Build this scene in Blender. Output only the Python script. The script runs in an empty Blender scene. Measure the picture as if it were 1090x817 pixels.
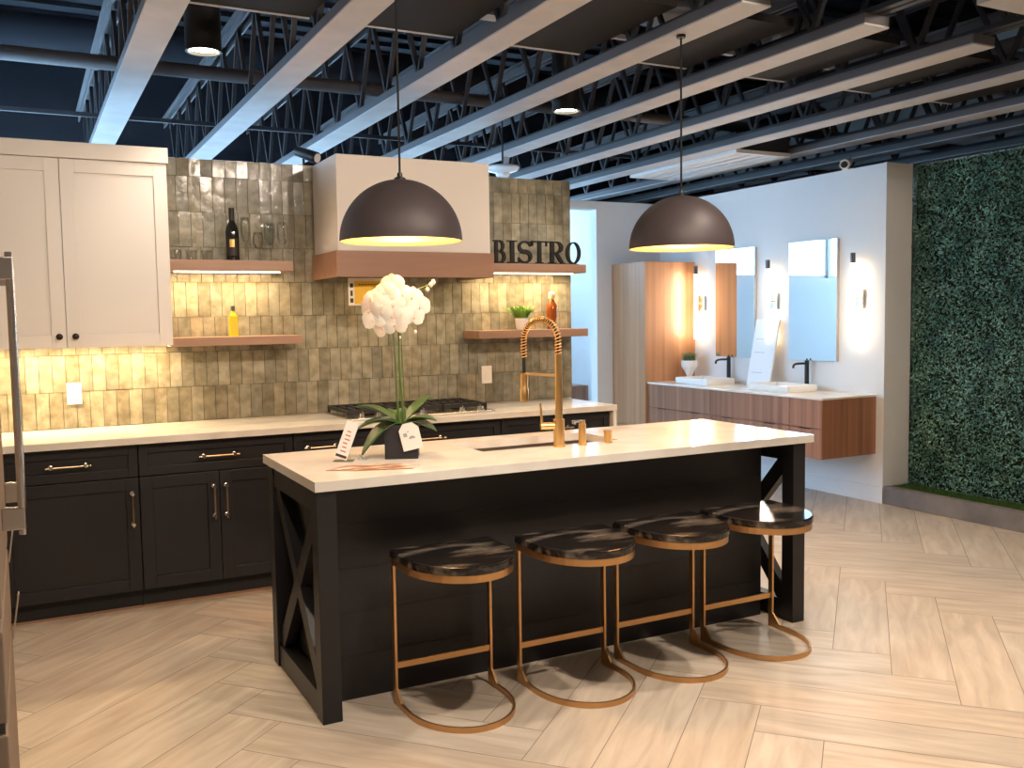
import bpy, bmesh, math, random
from mathutils import Vector, Matrix, Euler
random.seed(7)
PI = math.pi
scene = bpy.context.scene
col = scene.collection

# ------------------------------------------------------------ camera, world, exposure
CAM = Vector((0.48, -5.7943, 1.5087)); YAW, PITCH, ROLL, FPX = -0.4785395, -0.0726062, -0.01515, 1000.18
f_ = Vector((math.sin(-YAW)*math.cos(PITCH), math.cos(YAW)*math.cos(PITCH), math.sin(PITCH)))
r_ = Vector((math.cos(YAW), math.sin(YAW), 0)); u_ = r_.cross(f_)
c_, s_ = math.cos(ROLL), math.sin(ROLL)
rr = r_*c_ + u_*s_; uu = -r_*s_ + u_*c_
cam_d = bpy.data.cameras.new('camera'); cam = bpy.data.objects.new('camera', cam_d); col.objects.link(cam)
m = Matrix((rr, uu, -f_)).transposed().to_4x4(); m.translation = CAM; cam.matrix_world = m
cam_d.sensor_fit = 'HORIZONTAL'; cam_d.sensor_width = 36; cam_d.lens = FPX/1090*36; cam_d.clip_start = .05
scene.camera = cam

world = bpy.data.worlds.new('world'); scene.world = world; world.use_nodes = True
bg = world.node_tree.nodes['Background']; bg.inputs[0].default_value = (.40, .68, 1.0, 1); bg.inputs[1].default_value = 8.5
vs = scene.view_settings; vs.view_transform = 'Standard'; vs.look = 'None'; vs.gamma = 1; vs.use_curve_mapping = False
vs.exposure = 0.35

WARM = (1.0, .70, .36); WARMW = (1.0, .84, .69); BULB = (1.0, .62, .28)
CAN_W = 150; FILL_W = 125; UNDER_W = 17; SHELF_W = 6.0; SCONCE_W = 9.0; PEND_W = 14.0

# ------------------------------------------------------------ materials
def mat(name, base=(.8,.8,.8), rough=.5, metal=0, emit=None, es=0, trans=0, ior=1.45, coat=0, spec=.5):
    m = bpy.data.materials.new(name); m.use_nodes = True
    b = m.node_tree.nodes['Principled BSDF']
    b.inputs['Base Color'].default_value = (*base, 1); b.inputs['Roughness'].default_value = rough
    b.inputs['Metallic'].default_value = metal; b.inputs['IOR'].default_value = ior
    b.inputs['Transmission Weight'].default_value = trans; b.inputs['Coat Weight'].default_value = coat
    b.inputs['Specular IOR Level'].default_value = spec
    if emit: b.inputs['Emission Color'].default_value = (*emit, 1); b.inputs['Emission Strength'].default_value = es
    return m
def nodes(m): return m.node_tree.nodes, m.node_tree.links, m.node_tree.nodes['Principled BSDF']
def noise_mix(m, c1, c2, scale=5, stretch=(1,1,1), detail=5, lo=.35, hi=.65, coords='Object', bump=0, rough=None):
    n, l, b = nodes(m)
    tc = n.new('ShaderNodeTexCoord'); mp = n.new('ShaderNodeMapping'); mp.inputs['Scale'].default_value = stretch
    nz = n.new('ShaderNodeTexNoise'); nz.inputs['Scale'].default_value = scale; nz.inputs['Detail'].default_value = detail
    cr = n.new('ShaderNodeValToRGB'); e = cr.color_ramp.elements
    e[0].position, e[1].position = lo, hi; e[0].color, e[1].color = (*c1, 1), (*c2, 1)
    l.new(tc.outputs[coords], mp.inputs[0]); l.new(mp.outputs[0], nz.inputs['Vector']); l.new(nz.outputs['Fac'], cr.inputs[0])
    l.new(cr.outputs[0], b.inputs['Base Color'])
    if bump:
        bp = n.new('ShaderNodeBump'); bp.inputs['Strength'].default_value = bump; bp.inputs['Distance'].default_value = .01
        l.new(nz.outputs['Fac'], bp.inputs['Height']); l.new(bp.outputs[0], b.inputs['Normal'])
    return cr
def attr_tint(m, cr, amount_attr='tint'):
    n, l, b = nodes(m)
    at = n.new('ShaderNodeAttribute'); at.attribute_name = amount_attr
    mx = n.new('ShaderNodeMix'); mx.data_type = 'RGBA'; mx.blend_type = 'MULTIPLY'; mx.inputs[0].default_value = 1
    l.new(cr.outputs[0], mx.inputs[6]); l.new(at.outputs['Color'], mx.inputs[7]); l.new(mx.outputs[2], b.inputs['Base Color'])

M = {}
M['quartz'] = mat('quartz', (.80,.77,.71), .10); noise_mix(M['quartz'], (.76,.72,.66), (.85,.82,.77), 6, detail=6)
M['navy'] = mat('dark_paint', (.016,.015,.018), .42)
M['navy_in'] = mat('dark_paint_matte', (.010,.010,.012), .6)
M['white_paint'] = mat('cream_paint', (.72,.67,.62), .38)
M['hood_white'] = mat('hood_plaster', (.76,.70,.64), .6)
M['wall_white'] = mat('wall_white', (.80,.80,.80), .65)
M['black'] = mat('black_metal', (.012,.012,.013), .4)
M['iron'] = mat('cast_iron', (.018,.017,.017), .55)
M['bronze_knob'] = mat('bronze_knob', (.03,.018,.012), .35, .6)
M['brass'] = mat('brushed_brass', (.80,.52,.22), .28, 1)
M['brass_rod'] = mat('brass_rod', (.55,.42,.25), .32, 1)
M['stool_gold'] = mat('antique_gold_metal', (.62,.36,.16), .34, .9)
M['steel'] = mat('stainless_steel', (.62,.60,.58), .26, 1)
M['fridge'] = mat('fridge_steel', (.30,.235,.19), .62, .15, spec=.3)
M['lip'] = mat('satin_lip', (.45,.38,.30), .6, .1)
M['dark_steel'] = mat('dark_steel', (.12,.11,.11), .35, .8)
M['mirror'] = mat('mirror_glass', (.92,.95,.96), .015, 1)
M['glass'] = mat('clear_glass', (.96,.98,.97), .0, 0, trans=1, ior=1.18)
def thin_glass(m_):
    n, l, b = nodes(m_); out = n['Material Output']; tr = n.new('ShaderNodeBsdfTransparent'); tr.inputs[0].default_value = (.93,.94,.93,1)
    gl = n.new('ShaderNodeBsdfGlossy'); gl.inputs['Roughness'].default_value = .03; lw_ = n.new('ShaderNodeLayerWeight'); lw_.inputs[0].default_value = .22
    mx = n.new('ShaderNodeMixShader'); l.new(lw_.outputs['Facing'], mx.inputs[0]); l.new(tr.outputs[0], mx.inputs[1]); l.new(gl.outputs[0], mx.inputs[2]); l.new(mx.outputs[0], out.inputs[0])
thin_glass(M['glass'])
M['pane'] = mat('window_glass', (1,1,1), 0, 0, trans=1, ior=1.02)
M['porcelain'] = mat('porcelain', (.86,.85,.83), .12)
M['plate'] = mat('switch_plate', (.82,.78,.70), .35)
M['bluegrey'] = mat('joist_grey', (.50,.49,.49), .55); noise_mix(M['bluegrey'], (.47,.455,.455), (.54,.525,.52), 5, detail=6)
M['joist_side'] = mat('joist_side_shaded', (.10,.095,.10), .55)  # shade on the upright joist faces is put into this darker colour
M['joist_dark'] = mat('joist_dark', (.030,.030,.036), .55)
M['deck'] = mat('deck_dark', (.012,.014,.022), .8)
M['panel_dark'] = mat('panel_dark', (.008,.0065,.007), .8)
M['pipe'] = mat('pipe_brown', (.055,.045,.045), .5)
M['duct'] = mat('duct_grey', (.20,.20,.22), .4, .5)
M['dome'] = mat('dome_bronze', (.060,.046,.048), .52, .1)
M['dome_in'] = mat('dome_gold_inner', (.88,.60,.26), .4, .4)
M['bulb'] = mat('bulb', (1,1,1), .4, emit=(1,.66,.28), es=14)
M['led'] = mat('led_strip', (1,1,1), .4, emit=(1,.80,.50), es=9)
M['can_led'] = mat('can_led', (1,1,1), .4, emit=(1,.88,.62), es=16)
M['sconce_led'] = mat('sconce_led', (1,1,1), .4, emit=(1,.90,.74), es=5)
M['leaf'] = mat('orchid_leaf', (.05,.13,.03), .35); noise_mix(M['leaf'], (.022,.065,.018), (.07,.14,.035), 12)
M['stem'] = mat('orchid_stem', (.10,.16,.04), .5)
M['petal'] = mat('petal', (.93,.89,.80), .6); M['petal'].node_tree.nodes['Principled BSDF'].inputs['Subsurface Weight'].default_value = .15
M['petal_lip'] = mat('petal_lip', (.80,.45,.30), .6)
M['paper'] = mat('paper', (.85,.80,.76), .6)
M['ink'] = mat('ink', (.05,.04,.04), .6)
M['ink_red'] = mat('ink_red', (.55,.22,.16), .6)
M['ink_blue'] = mat('ink_blue_grey', (.35,.36,.42), .6)
M['yellow'] = mat('yellow_card', (.90,.52,.04), .6)
M['card_white'] = mat('card_white', (.86,.76,.60), .6)
M['bottle'] = mat('dark_bottle', (.010,.011,.010), .08)
M['label_b'] = mat('dark_label', (.02,.014,.013), .5)
M['label_gold'] = mat('gold_label', (.80,.50,.15), .35, .6)
M['oil'] = mat('yellow_oil', (.95,.72,.05), .15, emit=None, trans=.25)
M['cap'] = mat('green_cap', (.05,.09,.07), .4)
M['amber'] = mat('amber_glass', (.34,.085,.015), .10, trans=.35)
M['cork'] = mat('cork', (.85,.66,.42), .6)
M['herb'] = mat('herb_green', (.16,.32,.05), .6)
M['succulent'] = mat('succulent_green', (.10,.18,.09), .6)
M['stone_curb'] = mat('stone_curb', (.20,.185,.175), .5); noise_mix(M['stone_curb'], (.17,.155,.15), (.26,.235,.22), 4, detail=6)
M['turf'] = mat('turf', (.055,.13,.025), .8)
M['pot_weave'] = mat('pot_weave', (.02,.02,.024), .6)
M['slab'] = mat('sample_slab', (.80,.79,.80), .3)
M['cable'] = mat('black_cable', (.006,.006,.006), .75)

def wood(name, c1, c2, stretch, scale=3, rough=.42, lo=.3, hi=.7):
    m_ = mat(name, c1, rough); noise_mix(m_, c1, c2, scale, stretch, 6, lo, hi); return m_
M['wood_shelf'] = wood('shelf_wood', (.27,.155,.10), (.36,.215,.145), (.6,6,6), 3)
M['wood_hood'] = wood('hood_wood', (.31,.16,.10), (.38,.205,.13), (.5,5,5), 3)
M['wood_van'] = wood('vanity_walnut', (.22,.095,.05), (.42,.20,.115), (14,14,.35), 1.4)
M['wood_tall'] = wood('tall_cabinet_wood', (.40,.19,.09), (.56,.29,.15), (14,14,.3), 1.4)
M['seat_wood'] = wood('petrified_wood', (.014,.012,.012), (.30,.24,.19), (2,7,7), 2.4, .16, .47, .82)

# floor: plank tiles with UV grain and a per plank tint
mf = mat('floor_wood_tile', (.55,.42,.30), .36)
n, l, b = nodes(mf)
uv = n.new('ShaderNodeUVMap'); mp = n.new('ShaderNodeMapping'); mp.inputs['Scale'].default_value = (1.3, 9, 1)
nz = n.new('ShaderNodeTexNoise'); nz.inputs['Scale'].default_value = 2.0; nz.inputs['Detail'].default_value = 7; nz.inputs['Distortion'].default_value = .6
cr = n.new('ShaderNodeValToRGB'); e = cr.color_ramp.elements
e[0].position = .28; e[1].position = .72; e[0].color = (.48,.39,.30,1); e[1].color = (.68,.58,.47,1)
l.new(uv.outputs[0], mp.inputs[0]); l.new(mp.outputs[0], nz.inputs['Vector']); l.new(nz.outputs['Fac'], cr.inputs[0])
attr_tint(mf, cr)
M['floor'] = mf
M['grout'] = mat('grout', (.24,.19,.15), .8)
# zellige
mt = mat('zellige_tile', (.3,.3,.25), .16)
cr = noise_mix(mt, (.20,.182,.130), (.32,.295,.225), 16, detail=4, bump=.25)
attr_tint(mt, cr); M['tile'] = mt
M['tile_grout'] = mat('tile_grout', (.13,.11,.07), .8)
# hedge leaves
mh = mat('hedge_leaf', (.05,.12,.07), .35)
cr = noise_mix(mh, (.05,.14,.115), (.15,.30,.24), 5, detail=3); attr_tint(mh, cr); M['hedge'] = mh
M['hedge_back'] = mat('hedge_backing', (.008,.02,.012), .9)

# ------------------------------------------------------------ mesh building
class MB:
    def __init__(s): s.v = []; s.f = []
    def add(s, vs, fs, T=None):
        k = len(s.v)
        s.v += [(T @ Vector(p)) if T is not None else Vector(p) for p in vs]
        s.f += [tuple(i+k for i in f) for f in fs]; return s
    def box(s, x0, x1, y0, y1, z0, z1, T=None):
        return s.add([(x0,y0,z0),(x1,y0,z0),(x1,y1,z0),(x0,y1,z0),(x0,y0,z1),(x1,y0,z1),(x1,y1,z1),(x0,y1,z1)],
                     [(0,3,2,1),(4,5,6,7),(0,1,5,4),(1,2,6,5),(2,3,7,6),(3,0,4,7)], T)
    def bar(s, p, q, w, h, up=(0,0,1)):           # rectangular bar from p to q
        p, q = Vector(p), Vector(q); d = (q-p); L = d.length; d.normalize(); up = Vector(up)
        if abs(d.dot(up)) > .99: up = Vector((0,1,0))
        a = d.cross(up).normalized(); c = a.cross(d)
        T = Matrix((a, d, c)).transposed().to_4x4(); T.translation = p
        return s.box(-w/2, w/2, 0, L, -h/2, h/2, T)
    def tube(s, path, r, n=10, closed=False, caps=True):
        P = [Vector(p) for p in path]; N = len(P)
        R = r if isinstance(r, (list, tuple)) else [r]*N
        k = len(s.v); prev = None
        for i, p in enumerate(P):
            if closed: t = P[(i+1) % N] - P[i-1]
            else: t = P[min(i+1, N-1)] - P[max(i-1, 0)]
            t.normalize()
            if prev is None:
                a = t.cross(Vector((0,0,1)))
                if a.length < .1: a = t.cross(Vector((1,0,0)))
            else: a = prev - t*prev.dot(t)
            a.normalize(); prev = a; c = t.cross(a)
            for j in range(n):
                q = 2*PI*j/n; s.v.append(p + a*math.cos(q)*R[i] + c*math.sin(q)*R[i])
        for i in range(N if closed else N-1):
            for j in range(n):
                i2 = (i+1) % N
                s.f.append((k+i*n+j, k+i*n+(j+1) % n, k+i2*n+(j+1) % n, k+i2*n+j))
        if caps and not closed:
            s.f.append(tuple(k+j for j in range(n))[::-1]); s.f.append(tuple(k+(N-1)*n+j for j in range(n)))
        return s
    def cyl(s, p, q, r, n=20): return s.tube([p, q], r, n)
    def lathe(s, prof, c=(0,0,0), n=32, T=None):    # prof: list of (r,z)
        k = len(s.v); c = Vector(c)
        for (r, z) in prof:
            for j in range(n):
                a = 2*PI*j/n; p = Vector((r*math.cos(a), r*math.sin(a), z))
                if T is not None: p = T @ p
                s.v.append(p + c)
        for i in range(len(prof)-1):
            for j in range(n): s.f.append((k+i*n+j, k+i*n+(j+1) % n, k+(i+1)*n+(j+1) % n, k+(i+1)*n+j))
        if prof[0][0] > 1e-5: s.f.append(tuple(k+j for j in range(n))[::-1])
        if prof[-1][0] > 1e-5: s.f.append(tuple(k+(len(prof)-1)*n+j for j in range(n)))
        return s
    def shell(s, prof, c=(0,0,0), n=32):            # open lathe, no caps
        k = len(s.v); c = Vector(c)
        for (r, z) in prof:
            for j in range(n):
                a = 2*PI*j/n; s.v.append(Vector((r*math.cos(a), r*math.sin(a), z)) + c)
        for i in range(len(prof)-1):
            for j in range(n): s.f.append((k+i*n+j, k+i*n+(j+1) % n, k+(i+1)*n+(j+1) % n, k+(i+1)*n+j))
        return s
    def prism(s, poly, z0, z1, T=None):
        n = len(poly)
        return s.add([(x,y,z0) for x,y in poly]+[(x,y,z1) for x,y in poly],
                     [tuple(range(n))[::-1], tuple(range(n,2*n))]+[(i,(i+1) % n,n+(i+1) % n,n+i) for i in range(n)], T)

def build(name, mb, m_, parent=None, smooth=False, bevel=0, world=True):
    me = bpy.data.meshes.new(name)
    off = Vector((0,0,0))
    if parent is not None and world:
        p = parent
        while p is not None: off += p.location; p = p.parent
    me.from_pydata([tuple(v-off) for v in mb.v], [], mb.f)
    me.materials.append(m_); me.validate()
    bm = bmesh.new(); bm.from_mesh(me); bmesh.ops.recalc_face_normals(bm, faces=bm.faces); bm.to_mesh(me); bm.free()
    o = bpy.data.objects.new(name, me); col.objects.link(o)
    if parent is not None: o.parent = parent
    if smooth:
        for p in me.polygons: p.use_smooth = True
        if smooth == 'auto':
            for e_ in me.edges: pass
            me.set_sharp_from_angle(angle=math.radians(35))
    if bevel:
        bv = o.modifiers.new('bevel', 'BEVEL'); bv.width = bevel; bv.segments = 2; bv.limit_method = 'ANGLE'
    return o
def tag(o, label, cat, group=None):
    o['label'] = label; o['category'] = cat
    if group: o['group'] = group
    return o
def thing(name, label, cat, loc, group=None, rz=0):
    o = bpy.data.objects.new(name, None); col.objects.link(o); o.location = loc; o.rotation_euler = (0,0,rz)
    o.empty_display_size = .05
    return tag(o, label, cat, group)
def struct(name, mb, m_, **k):
    o = build(name, mb, m_, **k); o['kind'] = 'structure'; return o
def dup(root, loc, label, group=None, rz=None):
    r = root.copy(); col.objects.link(r); r.location = loc; r['label'] = label
    if rz is not None: r.rotation_euler = (0,0,rz)
    if group: r['group'] = group
    def rec(src, dst):
        for ch in list(src.children):
            c = ch.copy(); col.objects.link(c); c.parent = dst; rec(ch, c)
    rec(root, r); return r
def area(name, loc, size, power, color, rot=(0,0,0), parent=None, shape='RECTANGLE'):
    d = bpy.data.lights.new(name, 'AREA'); d.shape = shape; d.size = size[0]
    if shape == 'RECTANGLE': d.size_y = size[1]
    d.energy = power; d.color = color
    o = bpy.data.objects.new(name, d); col.objects.link(o); o.location = loc; o.rotation_euler = rot
    if parent: o.parent = parent
    return o
def spot(name, loc, power, color, angle, parent=None, blend=.6, r=.06):
    d = bpy.data.lights.new(name, 'SPOT'); d.energy = power; d.color = color; d.spot_size = angle; d.spot_blend = blend
    d.shadow_soft_size = r
    o = bpy.data.objects.new(name, d); col.objects.link(o); o.location = loc
    if parent: o.parent = parent
    return o
def point(name, loc, power, color, r, parent=None):
    d = bpy.data.lights.new(name, 'POINT'); d.energy = power; d.color = color; d.shadow_soft_size = r
    o = bpy.data.objects.new(name, d); col.objects.link(o); o.location = loc
    if parent: o.parent = parent
    return o

# ------------------------------------------------------------ floor
def floor():
    w, L = .24, 5; a = math.radians(42)
    u = Vector((math.cos(a), math.sin(a), 0)); v = Vector((math.sin(a), -math.cos(a), 0))
    E0 = Vector((3.593, -3.48, 0))
    org = E0 - v*(L*w) + u*w                    # grid (x',y') = (5,1) at E0; x' along v, y' along -u
    X0, X1, Y0, Y1 = -.45, 9.2, -8.5, 5.2
    vs_, fs_, uvs, tints = [], [], [], []
    g = .0015
    def quad(x0, x1, y0, y1, horiz):
        pts = [(x0*w+g, y0*w+g), (x1*w-g, y0*w+g), (x1*w-g, y1*w-g), (x0*w+g, y1*w-g)]
        P = [org + v*p[0] - u*p[1] for p in pts]
        poly = [(p.x, p.y) for p in P]
        src = list(pts)
        # clip to room
        cur = list(zip(poly, src))
        for ax, lim, sg in ((0,X0,1),(0,X1,-1),(1,Y0,1),(1,Y1,-1)):
            out = []
            for i in range(len(cur)):
                A, B = cur[i-1], cur[i]
                da, db = (A[0][ax]-lim)*sg, (B[0][ax]-lim)*sg
                if (da >= 0) != (db >= 0):
                    t = da/(da-db)
                    out.append((tuple(A[0][k]+(B[0][k]-A[0][k])*t for k in (0,1)), tuple(A[1][k]+(B[1][k]-A[1][k])*t for k in (0,1))))
                if db >= 0: out.append(B)
            cur = out
            if len(cur) < 3: return
        k = len(vs_); vs_.extend((p[0][0], p[0][1], 0) for p in cur); fs_.append(tuple(range(k, k+len(cur))))
        ru, rv = random.random()*50, random.random()*50; tn = random.uniform(.92, 1.04); wr = random.uniform(-.02,.02)
        for p in cur:
            s = p[1]
            uvs.append((s[0]+ru, s[1]+rv) if horiz else (s[1]+ru, s[0]+rv))
            tints.append((tn+wr, tn, tn-wr, 1))
    for m_ in range(-9, 10):
        for k in range(-60, 61):
            o = k + 2*L*m_
            quad(o, o+L, k, k+1, True); quad(o+L, o+L+1, k+1-L, k+1, False)
    nplank = len(fs_)
    k = len(vs_); vs_.extend([(X0,Y0,-.0015),(X1,Y0,-.0015),(X1,Y1,-.0015),(X0,Y1,-.0015),(X0,Y0,-.1),(X1,Y0,-.1),(X1,Y1,-.1),(X0,Y1,-.1)])
    for f in [(0,1,2,3),(7,6,5,4),(0,4,5,1),(1,5,6,2),(2,6,7,3),(3,7,4,0)]: fs_.append(tuple(i+k for i in f))
    uvs += [(0,0)]*8; tints += [(1,1,1,1)]*8
    me = bpy.data.meshes.new('floor'); me.from_pydata(vs_, [], fs_)
    me.materials.append(M['floor']); me.materials.append(M['grout'])
    ul = me.uv_layers.new(name='UVMap'); ca = me.color_attributes.new('tint', 'FLOAT_COLOR', 'POINT')
    for i, t in enumerate(tints): ca.data[i].color = t
    for p in me.polygons:
        if p.index >= nplank: p.material_index = 1
        for li in p.loop_indices: ul.data[li].uv = uvs[me.loops[li].vertex_index]
        if p.index < nplank and p.normal.z < 0: p.flip()
    o = bpy.data.objects.new('floor', me); col.objects.link(o); o['kind'] = 'structure'
floor()

# ------------------------------------------------------------ walls
RZ = 4.25
struct('wall_left', MB().box(-.60,-.45,-8.6,.4,0,RZ).box(-.60,-.45,4.3,5.2,0,RZ).box(-.60,-.45,.4,4.3,0,1.2).box(-.60,-.45,.4,4.3,3.15,RZ), M['wall_white'])
f = struct('window_3', MB().box(-.56,-.50,.4,.44,1.2,3.15).box(-.56,-.50,4.26,4.3,1.2,3.15).box(-.56,-.50,2.33,2.37,1.24,3.11).box(-.56,-.50,.44,4.26,1.2,1.24).box(-.56,-.50,.44,4.26,3.11,3.15), M['wall_white'])  # added unseen window, brings blue daylight onto the vanity wall
for ya, yb in ((.44,2.33),(2.37,4.26)): build('window_pane', MB().box(-.533,-.527,ya,yb,1.24,3.11), M['pane'], f)
# tiled kitchen partition
struct('wall_kitchen', MB().box(-.45,3.974,.012,.14,0,2.452), M['wall_white'])
def tiles():
    W_, H_ = .0685, .205
    mb = MB(); tints = []
    z = .914-.205*1; row = 0; mats = []
    rng = random.Random(3)
    zs = []
    zz = .914
    while zz < 2.452-.01: zs.append((zz, min(zz+H_, 2.452))); zz += H_
    for (z0, z1) in zs:
        off = rng.uniform(0, W_); x = -.45
        edges = [-.45]; x = -.45+off
        while x < 3.974-.012:
            if x-edges[-1] > .012: edges.append(x)
            x += W_+rng.uniform(-.002,.002)
        edges.append(3.974)
        for a, b2 in zip(edges[:-1], edges[1:]):
            g = .0014; jt = rng.uniform(-.0012,.0012); ja = rng.uniform(-.0016,.0016); jb = rng.uniform(-.0016,.0016)
            y = .002+jt*.5
            k = len(mb.v); dz = rng.uniform(-.0015,.0015)
            mb.add([(a+g,y+ja,z0+g+dz),(b2-g,y-ja,z0+g+dz),(b2-g,y-ja+jb,z1-g),(a+g,y+ja+jb,z1-g),
                    (a+g,.0119,z0+g+dz),(b2-g,.0119,z0+g+dz),(b2-g,.0119,z1-g),(a+g,.0119,z1-g)],
                   [(0,1,2,3),(0,4,5,1),(1,5,6,2),(2,6,7,3),(3,7,4,0)])
            s = rng.choice([.72,.80,.86,.92,.96,1,1.04,1.1]); w2 = rng.uniform(-.035,.045)
            tints += [(s*(1+w2), s, s*(1-w2*1.3), 1)]*8
    o = build('trim_1', mb, M['tile']); o['kind'] = 'structure'; o['label'] = 'glazed vertical backsplash tiles in olive and grey'
    ca = o.data.color_attributes.new('tint', 'FLOAT_COLOR', 'POINT')
    for i, t in enumerate(tints): ca.data[i].color = t
    struct('trim_2', MB().box(-.45,3.974,.0105,.0118,.914,2.452), M['tile_grout'])
tiles()
# vanity wall, back partition with a wide opening, alcove beyond
struct('wall_vanity', MB().box(6.379,6.655,-.6886,2.32,0,2.63), M['wall_white'])
struct('wall_alcove', MB().box(6.379,6.655,2.32,3.4,0,2.63).box(6.379,6.655,3.4,4.6,0,2.79), M['wall_white'])
struct('baseboard_vanity', MB().box(6.366,6.379,-.6886,1.62,0,.13), M['wall_white'], bevel=.002)
struct('wall_back', MB().box(5.60,6.379,2.20,2.32,0,2.63).box(2.6,5.60,2.20,2.32,2.55,2.63), M['wall_white'])
struct('wall_right', MB().box(9.05,9.2,-8.5,5.2,0,RZ), M['wall_white'])
struct('wall_hedge', MB().box(6.72,6.84,-5.2,-.6886,0,2.63), M['wall_white'])
# far outer wall with clerestory windows
FY = 4.6
def far_wall():
    mb = MB(); xs = [(-.1,1.39),(1.44,6.25)]
    z0, z1 = 2.0, 3.12
    mb.box(-.45,9.05,FY,FY+.15,0,z0); mb.box(-.45,6.25,FY,FY+.15,z1,3.2)
    struct('wall_far_upper', MB().box(-.45,6.25,FY,FY+.15,3.2,RZ).box(6.25,9.05,FY,FY+.15,2.80,RZ), M['deck'])
    px = -.45
    for a, b2 in xs+[(9.05,9.05)]:
        mb.box(px,a,FY,FY+.15,z0,2.80 if a > 9 else z1); px = b2
    struct('wall_far', mb, M['wall_white'])
    for i, (a, b2) in enumerate(xs):
        f = struct(f'window_{i+1}', MB().box(a,b2,FY+.03,FY+.08,z0,z0+.04).box(a,b2,FY+.03,FY+.08,z1-.04,z1).box(a,a+.04,FY+.03,FY+.08,z0,z1).box(b2-.04,b2,FY+.03,FY+.08,z0,z1), M['wall_white'])
        build('window_pane', MB().box(a+.04,b2-.04,FY+.05,FY+.056,z0+.04,z1-.04), M['pane'], f)
far_wall()
struct('wall_front', MB().box(-.45,9.05,-8.65,-8.5,0,RZ), M['wall_white'])
# roof deck with ribs
mb = MB().box(-.6,9.2,-8.65,5.2,RZ,RZ+.1)
for i in range(46):
    y = -8.4+i*.3; mb.box(-.45,9.05,y,y+.12,RZ-.04,RZ)
struct('ceiling', mb, M['deck'])

# ------------------------------------------------------------ ceiling joists
XR = [1.17,1.95,2.71,3.48,4.225,5.0,5.77,6.575,7.245,8.0]
JL = ['grey open-web ceiling joist nearest the left, ending above the white wall cabinets',
 'grey open-web ceiling joist just right of the cylinder spotlight, above the wine bottle shelf',
 'grey open-web ceiling joist running out from above the left side of the range hood',
 'grey ceiling joist fourth from the left, its boxed part ending square at the top edge',
 'grey ceiling joist fifth from the left, its pale boxed end lit beside an open web',
 'grey ceiling joist sixth from the left, its boxed end stopping just below the girder',
 'grey open-web ceiling joist along the left edge of the slotted air grille',
 'grey open-web ceiling joist along the right edge of the slotted air grille',
 'grey open-web ceiling joist above the vanity wall and security camera',
 'grey open-web ceiling joist furthest right, above the hedge wall']
def joist(i, xr):
    xl = xr-.165; xc = (xl+xr)/2; y0, y1 = -4.3, 4.35
    t = thing('ceiling_joist', JL[i], 'ceiling joist', (xc, 0, 2.85), 'open-web ceiling joists')
    be = -2.55 if i in (3,4,5) else -4.3
    build('bottom_plate', MB().box(xl,xr,be,y1,2.85,2.858), M['bluegrey'], t)
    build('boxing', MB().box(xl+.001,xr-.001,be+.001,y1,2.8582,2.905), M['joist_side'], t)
    mb = MB().box(xc-.05,xc-.008,y0,y1,2.906,2.914).box(xc+.008,xc+.05,y0,y1,2.906,2.914).box(xc-.016,xc-.008,y0,y1,2.914,2.944).box(xc+.008,xc+.016,y0,y1,2.914,2.944)
    build('bottom_chord', mb, M['joist_dark'], t)
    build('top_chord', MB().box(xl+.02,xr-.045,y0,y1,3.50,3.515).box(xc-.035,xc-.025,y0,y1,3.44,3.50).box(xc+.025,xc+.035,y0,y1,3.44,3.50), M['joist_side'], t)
    P = []; k = 0; y = y0
    while y < y1-.05:
        P.append((xc, y, 2.925 if k % 2 == 0 else 3.48)); y += .27; k += 1
    wb = MB()
    for a, b2 in zip(P[:-1], P[1:]): wb.bar(a, b2, .026, .026, up=(1,0,0))
    build('web', wb, M['joist_dark'], t)
for i, x in enumerate(XR): joist(i, x)

# flat dark acoustic panels lying between the joists
PL = ['flat black ceiling panel between the first two joists, beside the cylinder spotlight',
 'flat black ceiling panel behind the left pendant cord',
 'flat black ceiling panel left of the second cylinder downlight',
 'flat black ceiling panel crossed by the right pendant cord',
 'flat black ceiling panel right of the right pendant cord',
 'flat black ceiling panel below the angled girder at upper right',
 'flat black ceiling panel right of the angled girder at upper right']
for i in range(7):
    x0, x1 = XR[i]+.004, XR[i+1]-.169
    p = thing('ceiling_panel', PL[i], 'ceiling panel', ((x0+x1)/2, -1.5, 2.99), 'flat black panels between the joists')
    build('panel', MB().box(x0,x1,-2.10,-1.22,2.96,3.0), M['panel_dark'], p)
    build('edge_trim', MB().box(x0,x1,-1.22,-1.205,2.955,2.97), M['bluegrey'], p)

# lines crossing above
tag(build('sprinkler_pipe', MB().cyl((-.44,.60,3.10),(9.0,.60,3.10),.045,16), M['pipe'], smooth=True), 'long brown round pipe crossing the joists above the tiled wall', 'pipe')
tag(build('bridging_bar', MB().box(-.44,9.0,-.62,-.59,3.28,3.31), M['bluegrey']), 'thin grey bridging bar crossing the joists above the island', 'bar', 'bridging bars across the joists')
tag(build('bridging_bar', MB().box(-.44,9.0,1.8,1.83,3.0,3.03), M['joist_dark']), 'thin dark bridging bar crossing the joists behind the brown pipe', 'bar', 'bridging bars across the joists')
tag(build('round_duct', MB().cyl((-.44,2.6,3.75),(9.0,2.6,3.75),.17,24), M['deck'], smooth=True), 'round dark duct crossing high behind the brown pipe', 'duct')
tag(build('round_duct', MB().cyl((3.0,-.1,3.72),(9.0,-.1,3.72),.14,24), M['duct'], smooth=True), 'round grey duct above the right side joists', 'duct')
tag(build('ceiling_girder', MB().box(4.3,9.0,-3.26,-2.96,2.85,3.12), M['bluegrey']), 'grey boxed girder crossing the top right corner under the joists', 'girder')
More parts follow.
